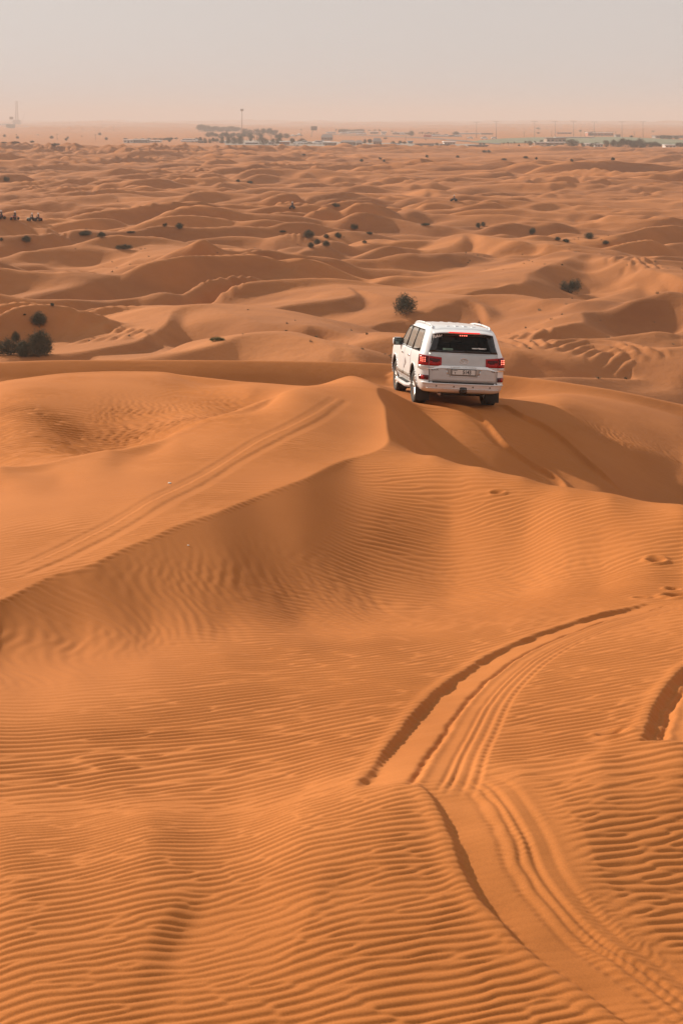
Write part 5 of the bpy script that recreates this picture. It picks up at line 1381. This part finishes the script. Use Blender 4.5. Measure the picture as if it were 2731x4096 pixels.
# vehicles of the settlement
def small_car(name, L, W, H, paint):
    bm = bmesh.new()
    sec = [(-L/2, .35*H, .62*H), (-L/2+.1, .25*H, .70*H), (-L*.30, .2*H, .72*H), (-L*.18, .2*H, H), (L*.22, .2*H, H), (L*.34, .2*H, .68*H), (L/2-.1, .22*H, .60*H), (L/2, .3*H, .5*H)]
    rs = []
    for x, z0, z1 in sec:
        w = W/2 * (.82 if z1 > .9 * H else 1); rs.append([bm.verts.new(q) for q in ((x, -W/2, z0), (x, -W/2, .6*H if z1 > .6*H else z1), (x, -w*.9, z1), (x, w*.9, z1), (x, W/2, .6*H if z1 > .6*H else z1), (x, W/2, z0))])
    for a, b in zip(rs, rs[1:]):
        for i in range(6): bm.faces.new((a[i], a[(i+1) % 6], b[(i+1) % 6], b[i]))
    bm.faces.new(rs[0]); bm.faces.new(rs[-1][::-1]); bmesh.ops.recalc_face_normals(bm, faces=bm.faces[:])
    body_ = bpy.data.meshes.new('body'); bm.to_mesh(body_); bm.free(); body_.materials.append(paint)
    bm = bmesh.new(); bm_box(bm, -L*.26, L*.27, -W*.47, W*.47, .66*H, .93*H, .02); gl = bpy.data.meshes.new('windows'); bm.to_mesh(gl); bm.free(); gl.materials.append(M_win)
    wh = bpy.data.meshes.new('wheel'); bm = bmesh.new(); bm_cyl(bm, (0, -.1, 0), (0, .1, 0), .33, seg=16); bm.to_mesh(wh); bm.free(); wh.materials.append(M_black)
    return body_, gl, wh, L, W
M_cw = simple('car_white', (0.75, 0.74, 0.72), rough=0.4); M_cg = simple('car_grey', (0.25, 0.25, 0.26), rough=0.4); M_cs = simple('car_sand', (0.45, 0.38, 0.30), rough=0.5)
CARS = [small_car('c', 4.8, 1.9, 1.8, M_cw), small_car('c', 4.5, 1.8, 1.5, M_cg), small_car('c', 5.6, 2.1, 2.4, M_cw), small_car('c', 4.6, 1.8, 1.6, M_cs)]
def put_car(sx, sy, v, rz, label, group=None, name='parked_car', Y=None, cat='car'):
    body_, gl, wh, L, W = CARS[v]; p = base_at(sx, sy, Y); e = empty(name, p + Vector((0, 0, .25)), label, cat, group); e.rotation_euler = (0, 0, rz)
    for nm, me in (('body', body_), ('windows', gl)):
        o = bpy.data.objects.new(nm, me); C.objects.link(o); o.parent = e
    for x in (-L * .31, L * .31):
        for y in (-W * .46, W * .46): o = bpy.data.objects.new('wheel', wh); C.objects.link(o); o.parent = e; o.location = (x, y, .33)
    return e
for x in list(range(30, 90, 12)) + [150, 168, 186, 200, 216, 232, 296, 312, 330, 348, 520, 690, 712]:
    a, b = Z4(x, 216 + (x > 240) * 6 + (x > 500) * 4); put_car(a + rnd.uniform(-1, 1), b, 0 if x % 3 else 2, rnd.uniform(-.3, .3), 'white car parked in the long line by the far road, left of the red container', 'white cars parked by the far road')
for x in range(965, 1210, 17):
    a, b = Z4(x, 241); put_car(a + rnd.uniform(-1, 1), b, rnd.choice((0, 0, 2, 1)), rnd.uniform(-.3, .3), 'car parked in the line right of the red container', 'cars parked right of the red container')
for x in list(range(200, 310, 14)):
    a, b = Z3(x, 426); put_car(a, b - (x % 28) * .05, 0 if x % 2 else 2, rnd.uniform(-.4, .4), 'white vehicle parked on the sand left of the grove', 'white vehicles left of the grove')
for x in (1205, 1235, 1270, 1300, 1316, 1385, 1400, 1425):
    a, b = Z3(x, 443); put_car(a, b, (0, 2, 1, 0, 3, 0, 2, 0)[x % 8], rnd.uniform(-.5, .5), 'vehicle parked between the broad tree and the white hut', 'vehicles parked below the broad tree')
for x in range(590, 670, 14):
    a, b = Z4(x, 326); put_car(a, b, (0, 0, 1)[x % 3], rnd.uniform(-.3, .3), 'vehicle parked below the blue hut', 'vehicles parked below the blue hut')
for x in (290, 305, 330, 350, 366, 410, 470):
    a, b = Z5(x, 326); put_car(a, b, (1, 1, 3)[x % 3], rnd.uniform(-.3, .3), 'dark vehicle parked below the pale wall at the right', 'vehicles below the pale wall')
put_car(1880, 556, 0, 0, 'white car driving on the far road, left one of two', name='car'); put_car(1936, 559, 2, 0, 'white van on the far road, taller of the two vehicles', name='van', cat='van'); put_car(1975, 557, 0, .1, 'white car near the foot of the second tall lamp post', name='car')
# red container
c_, (x0, x1, Yc, z0, z1) = box_obj('box', 1693, 1726, 539, 549, 3, M_contr)
ce = empty('shipping_container', ((x0 + x1) / 2, Yc + 1.5, z0), 'long red container standing beside the far road', 'container'); c_.parent = ce; c_.matrix_parent_inverse = Matrix.Translation(-ce.location)
bm = bmesh.new()
for k in range(14): xx = x0 + (x1 - x0) * (k + .5) / 14; bm_box(bm, xx - .12, xx + .12, Yc - .12, Yc, z0 + .3, z1 - .2)
c2 = link_mesh('ribs', bm, M_contr, smooth=False); c2.parent = ce; c2.matrix_parent_inverse = Matrix.Translation(-ce.location)
# bridge
be, (x0, x1, Yb, z0, z1) = box_obj('deck', 2222, 2375, 548, 553, 14, simple('concrete', (0.33, 0.31, 0.29), rough=.9, var=.1))
bre = empty('road_bridge', ((x0 + x1) / 2, Yb + 7, z0), 'grey concrete bridge crossing behind the huge round tree', 'bridge'); be.parent = bre; be.matrix_parent_inverse = Matrix.Translation(-bre.location)
for k in range(4):
    bm = bmesh.new(); xx = x0 + (x1 - x0) * (.12 + .25 * k); bm_box(bm, xx - .6, xx + .6, Yb + 4, Yb + 9, z0 - 2.5, z0 + .2); pr_ = link_mesh('pier', bm, M_wallg, smooth=False); pr_.parent = bre; pr_.matrix_parent_inverse = Matrix.Translation(-bre.location)
# tall lamps
M_pole = simple('galvanised', (0.25, 0.23, 0.22), rough=.6, metal=.4)
def lamp_post(sx, sy0, sy1, label, group=None, arm=2.0):
    p = base_at(sx, sy1); h = top_z(sy0, p.y) - p.z; e = empty('street_lamp', p, label, 'street lamp', group)
    bm = bmesh.new(); bm_cyl(bm, (0, 0, -.3), (0, 0, h), .26, .15, seg=8); link_mesh('pole', bm, M_pole, e)
    bm = bmesh.new(); bm_cyl(bm, (-arm, 0, h), (arm, 0, h), .10, seg=6); link_mesh('arm', bm, M_pole, e)
    for s in (-1, 1): bm = bmesh.new(); bm_box(bm, s*arm - .5, s*arm + .5, -.25, .25, h - .15, h + .12, .05); link_mesh('lamp_head', bm, M_pole, e)
for sx in (1905, 1984, 2137, 2219, 2293, 2375, 2486, 2570): lamp_post(sx, 486 + rnd.uniform(-1, 2), 551, 'tall thin double-armed lamp post along the road by the green field', 'tall lamp posts by the green field')
def pole(sx, sy0, sy1, label, group, nm='utility_pole', cross=1):
    p = base_at(sx, sy1); h = top_z(sy0, p.y) - p.z; e = empty(nm, p, label, 'pole', group)
    bm = bmesh.new(); bm_cyl(bm, (0, 0, -.3), (0, 0, h), .16, .11, seg=6); link_mesh('post', bm, M_bark, e)
    if cross: bm = bmesh.new(); bm_box(bm, -1.0, 1.0, -.08, .08, h - .9, h - .7); link_mesh('crossarm', bm, M_bark, e)
for x in (690, 722, 790, 804, 818, 843, 868, 915, 940, 965, 988): a, b = Z5(x, 180); pole(a, b + rnd.uniform(-1, 1), Z5(0, 226)[1], 'dark pole of the pylon group over the works building', 'poles over the works building')
for x in (205, 440, 1148): a, b = Z5(x, 182); pole(a, b, 547, 'thin pole standing alone behind the green field', 'lone poles behind the field')
for x, y0 in ((515,345),(857,348),(918,230),(1068,240),(675,258),(485,228),(625,225),(1220,240),(1378,240),(945,262),(1022,262)): a, b = Z2(x, y0); pole(a, b, max(516, b + 26), 'thin power pole on the hazy plain at the left', 'power poles at the left')
for x, y0 in ((760,330),(826,340),(843,335),(968,330),(978,340)): a, b = Z3(x, y0); pole(a, b, Z3(0, 420)[1], 'pale flagpole rising between the grove trees', 'flagpoles in the grove', nm='flagpole', cross=0)
for x, y0 in ((1268,185),(900,255),(722,200),(1243,300)): a, b = Z4(x, y0) if x != 1243 else Z3(x, y0); pole(a, b, 562, 'thin pole near the far road', 'poles near the far road')
# the mast with its head
p = base_at(968, Y=1500); h = top_z(437, 1500) - p.z; e = empty('mobile_mast', p, 'tall slender pale mast with a drum-shaped antenna head above the grove', 'mast')
bm = bmesh.new(); bm_cyl(bm, (0, 0, -.3), (0, 0, h), .62, .38, seg=10); link_mesh('pole', bm, simple('mast_paint', (.48, .40, .36), rough=.6), e)
for k in range(6):
    bm = bmesh.new(); a = math.pi * k / 3; bm_box(bm, 1.35*math.cos(a) - .28, 1.35*math.cos(a) + .28, 1.35*math.sin(a) - .28, 1.35*math.sin(a) + .28, h - 1.9, h + .5, .05); link_mesh('antenna', bm, M_wallg, e)
bm = bmesh.new(); bm_cyl(bm, (0, 0, h - 1.4), (0, 0, h - 1.2), 1.5, seg=12); bm_cyl(bm, (0, 0, h - .3), (0, 0, h - .1), 1.5, seg=12); link_mesh('antenna_frame', bm, M_wallg, e)
# board on a post
p = base_at(1256, 547); e = empty('billboard', p, 'dark rectangular floodlight board on a tall bent post', 'billboard'); zt = top_z(505, p.y) - p.z; zb = top_z(521, p.y) - p.z
bm = bmesh.new(); bm_cyl(bm, (-2.4, 0, -.3), (-2.2, 0, zb * .6), .28, seg=8); bm_cyl(bm, (-2.2, 0, zb * .6), (-.3, 0, zb + .5), .25, seg=8); link_mesh('post', bm, M_pole, e)
bm = bmesh.new(); bm_box(bm, -2.9, 2.9, -.2, .2, zb, zt); link_mesh('board', bm, M_roofd, e, smooth=False)
bm = bmesh.new()
for k in range(4): bm_box(bm, -2.9 + 1.9 * k, -2.8 + 1.9 * k, -.35, -.2, zb - .4, zt + .6)
link_mesh('frame', bm, M_pole, e, smooth=False)
# drilling rig, far and pale
p = base_at(68, Y=3700); H_ = top_z(404, 3700) - p.z; e = empty('drilling_rig', p, 'tall pale drilling derrick fading into the haze at the left edge', 'drilling rig')
bm = bmesh.new(); w0, w1 = 3.9, 1.9
for sx_ in (-1, 1):
    for sy_ in (-1, 1): bm_cyl(bm, (sx_*w0, sy_*w0, -1), (sx_*w1, sy_*w1, H_), .55, .4, seg=6)
n = 14
for k in range(n):
    za, zb_ = H_ * k / n, H_ * (k + 1) / n; wa, wb = w0 + (w1 - w0) * k / n, w0 + (w1 - w0) * (k + 1) / n
    for q in range(4):
        A = [(-1,-1),(1,-1),(1,1),(-1,1)][q]; B = [(1,-1),(1,1),(-1,1),(-1,-1)][q]
        bm_cyl(bm, (A[0]*wa, A[1]*wa, za), (B[0]*wb, B[1]*wb, zb_), .28, seg=5); bm_cyl(bm, (A[0]*wb, A[1]*wb, zb_), (B[0]*wb, B[1]*wb, zb_), .28, seg=5)
link_mesh('derrick', bm, M_wallg, e)
bm = bmesh.new(); bm_box(bm, -9, 9, -6, 6, -1, 14, .5); link_mesh('drill_floor', bm, M_wallg, e, smooth=False)
bm = bmesh.new(); bm_cyl(bm, (10, 0, 0), (22, 0, 34), .6, .3, seg=6); link_mesh('crane_boom', bm, M_wallg, e)
p = base_at(47, Y=2500); H_ = top_z(467, 2500) - p.z; e = empty('workover_rig', p, 'shorter dark rig with a box head left of the tall derrick', 'drilling rig')
bm = bmesh.new(); bm_cyl(bm, (-1.2, 0, -1), (-1.2, 0, H_ * .8), .5, seg=6); bm_cyl(bm, (1.2, 0, -1), (1.2, 0, H_ * .8), .5, seg=6); link_mesh('mast', bm, M_roofw, e)
bm = bmesh.new(); bm_box(bm, -3.0, 3.0, -2, 2, H_ * .78, H_, .2); link_mesh('crown_block', bm, M_roofd, e, smooth=False)
bm = bmesh.new(); bm_box(bm, -8.5, 6.0, -4, 4, -1, H_ * .38, .6); link_mesh('machinery_house', bm, simple('dull_green', (.12, .15, .13), rough=.8), e, smooth=False)

# ---------------------------------------------------------------- quad bikes, riders, camels
def skin_mesh(name, pts, edges, radii, mat, parent=None, root=0, sub=1):
    me = bpy.data.meshes.new(name); me.from_pydata([Vector(p) for p in pts], edges, []); me.materials.append(mat)
    o = bpy.data.objects.new(name, me); C.objects.link(o)
    sm = o.modifiers.new('s', 'SKIN'); 
    for i, r in enumerate(radii): me.skin_vertices[0].data[i].radius = (r, r)
    me.skin_vertices[0].data[root].use_root = True
    if sub: ss = o.modifiers.new('u', 'SUBSURF'); ss.levels = sub
    apply_mods(o)
    for p_ in o.data.polygons: p_.use_smooth = True
    if not o.data.materials: o.data.materials.append(mat)
    if parent is not None: o.parent = parent
    return o
M_skin = simple('skin', (0.35, 0.20, 0.13), rough=.6); M_shirt = simple('dark_clothes', (0.06, 0.05, 0.06), rough=.9); M_helm = simple('white_helmet', (0.7, 0.7, 0.7), rough=.4); M_quadr = simple('quad_red', (0.35, 0.04, 0.03), rough=.4)
M_camel = simple('camel_hair', (0.16, 0.09, 0.05), rough=.95)
def rider(loc, rz, label, shirt=M_shirt):
    P = [(0,0,.0),(0,.03,.22),(0,.10,.46),(0,.13,.58),(0,.16,.74),(.18,.12,.50),(.26,.30,.30),(.22,.52,.28),(-.18,.12,.50),(-.26,.30,.30),(-.22,.52,.28),(.13,.05,-.02),(.26,.42,-.02),(.27,.34,-.40),(.27,.46,-.44),(-.13,.05,-.02),(-.26,.42,-.02),(-.27,.34,-.40),(-.27,.46,-.44)]
    E = [(0,1),(1,2),(2,3),(3,4),(2,5),(5,6),(6,7),(2,8),(8,9),(9,10),(0,11),(11,12),(12,13),(13,14),(0,15),(15,16),(16,17),(17,18)]
    R_ = [.15,.14,.15,.06,.10,.07,.05,.045,.07,.05,.045,.10,.075,.05,.05,.10,.075,.05,.05]
    o = skin_mesh('person', P, E, R_, shirt, sub=1); o.location = loc; o.rotation_euler = (0, 0, rz); tag(o, label, 'person')
    bm = bmesh.new(); bmesh.ops.create_uvsphere(bm, u_segments=12, v_segments=8, radius=.145, matrix=Matrix.Translation((0, .16, .76))); link_mesh('helmet', bm, M_helm, o)
    return o
def quad(sx, sy, rz, label, rlabel=None, paint=M_quadr, Yadd=0):
    p = ray_ground(sx, sy); e = empty('quad_bike', p, label, 'quad bike'); e.rotation_euler = (0, 0, rz); e.scale = (.6, .6, .6)
    bm = bmesh.new(); bm_box(bm, -.18, .18, -.55, .60, .38, .62, .06); link_mesh('chassis', bm, M_black, e)
    bm = bmesh.new(); bm_box(bm, -.17, .17, -.60, .10, .62, .78, .06); link_mesh('saddle', bm, M_black, e)
    for y in (-.62, .62):
        bm = bmesh.new(); bm_box(bm, -.52, .52, y - .28, y + .28, .62, .70, .03); link_mesh('mudguard', bm, paint, e)
        for s in (-1, 1):
            bm = bmesh.new(); bm_cyl(bm, (s*.34, y, .28), (s*.60, y, .28), .29, seg=16); link_mesh('wheel', bm, M_tyre, e)
    bm = bmesh.new(); bm_cyl(bm, (0, .42, .65), (0, .30, .98), .04, seg=8); bm_cyl(bm, (-.38, .24, 1.0), (.38, .24, 1.0), .025, seg=8); link_mesh('handlebar', bm, M_black, e)
    if rlabel: 
        q = Matrix.Rotation(rz, 4, 'Z') @ Vector((0, -.17, .52)); rider(p + q, rz, rlabel).scale = (.6, .6, .6)
    return e
quad(4, 882, 2.6, 'quad bike cut by the left edge of the photo', 'rider in dark clothes and pale helmet on the quad bike at the left edge')
quad(60, 884, 2.9, 'dark quad bike coming towards the viewer, second from the left edge', 'rider with a pale helmet on the second quad bike from the left edge')
quad(127, 887, 2.2, 'low greenish quad bike half behind the dune rim', 'rider in dark clothes on the greenish quad bike', simple('quad_green', (.05, .13, .10), rough=.5))
quad(152, 884, 1.4, 'farthest small quad bike on the dune rim', 'rider of the farthest small quad bike')
quad(1169, 842, 3.0, 'lone dark quad bike on the open sand near the middle', 'rider sitting on the lone quad bike near the middle', M_black)
quad(1814, 806, 1.2, 'dark quad bike crossing the dunes above the white wagon, far out', 'rider on the quad bike above the white wagon', M_black)
def camel(sx, sy, rz, label, group):
    P = [(0,0,1.35),(.45,0,1.45),(.75,0,1.35),(1.05,0,1.15),(1.35,0,1.5),(1.5,0,1.95),(1.8,0,1.92),(-.45,0,1.35),(-.75,0,1.2),(0,0,1.75),
         (.62,.2,1.05),(.62,.2,.55),(.66,.2,.0),(.62,-.2,1.05),(.60,-.2,.55),(.58,-.2,.0),(-.70,.2,1.0),(-.60,.2,.55),(-.66,.2,.0),(-.70,-.2,1.0),(-.78,-.2,.55),(-.82,-.2,.0),(-.95,0,.8)]
    E = [(0,1),(1,2),(2,3),(3,4),(4,5),(5,6),(0,7),(7,8),(0,9),(2,10),(10,11),(11,12),(2,13),(13,14),(14,15),(8,16),(16,17),(17,18),(8,19),(19,20),(20,21),(8,22)]
    R_ = [.36,.36,.28,.16,.12,.12,.08,.33,.25,.14,.10,.06,.06,.10,.06,.06,.12,.07,.06,.12,.07,.06,.03]
    o = skin_mesh('camel', P, E, R_, M_camel, sub=1); o.location = base_at(sx, sy); o.rotation_euler = (0, 0, rz); tag(o, label, 'camel', group)
for i, (sx, sy) in enumerate(((1061,594),(1099,590),(1190,592),(1449,595),(1457,595),(1465,595))):
    camel(sx, sy, (0, .3, 2.8, 0, .2, 3.0)[i], 'dark camel standing on the sand in front of the settlement', 'camels in front of the settlement')
# ---------------------------------------------------------------- the dusty air
def box_mesh(name, x0, x1, y0, y1, z0, z1):
    bm = bmesh.new()
    vs = [bm.verts.new((x, y, z)) for x in (x0, x1) for y in (y0, y1) for z in (z0, z1)]
    for f in ((0,1,3,2),(4,6,7,5),(0,4,5,1),(2,3,7,6),(0,2,6,4),(1,5,7,3)): bm.faces.new([vs[i] for i in f])
    me = bpy.data.meshes.new(name); bm.to_mesh(me); bm.free(); return me
hm = bpy.data.materials.new('dusty_air'); hm.use_nodes = True
hn = hm.node_tree; hn.nodes.clear()
ho = hn.nodes.new('ShaderNodeOutputMaterial'); pv = hn.nodes.new('ShaderNodeVolumePrincipled')
pv.inputs['Density'].default_value = 0.00036; pv.inputs['Color'].default_value = (0.70, 0.67, 0.67, 1); pv.inputs['Anisotropy'].default_value = 0.0
hn.links.new(pv.outputs[0], ho.inputs['Volume'])
xm = float(np.abs(Xg).max()) + 50
hz = bpy.data.objects.new('haze', box_mesh('haze', -xm, xm, -60, float(Yg.max()) + 50, float(Zg.min()) - 1.5, 75.0))
C.objects.link(hz); hz.data.materials.append(hm); hz['kind'] = 'stuff'
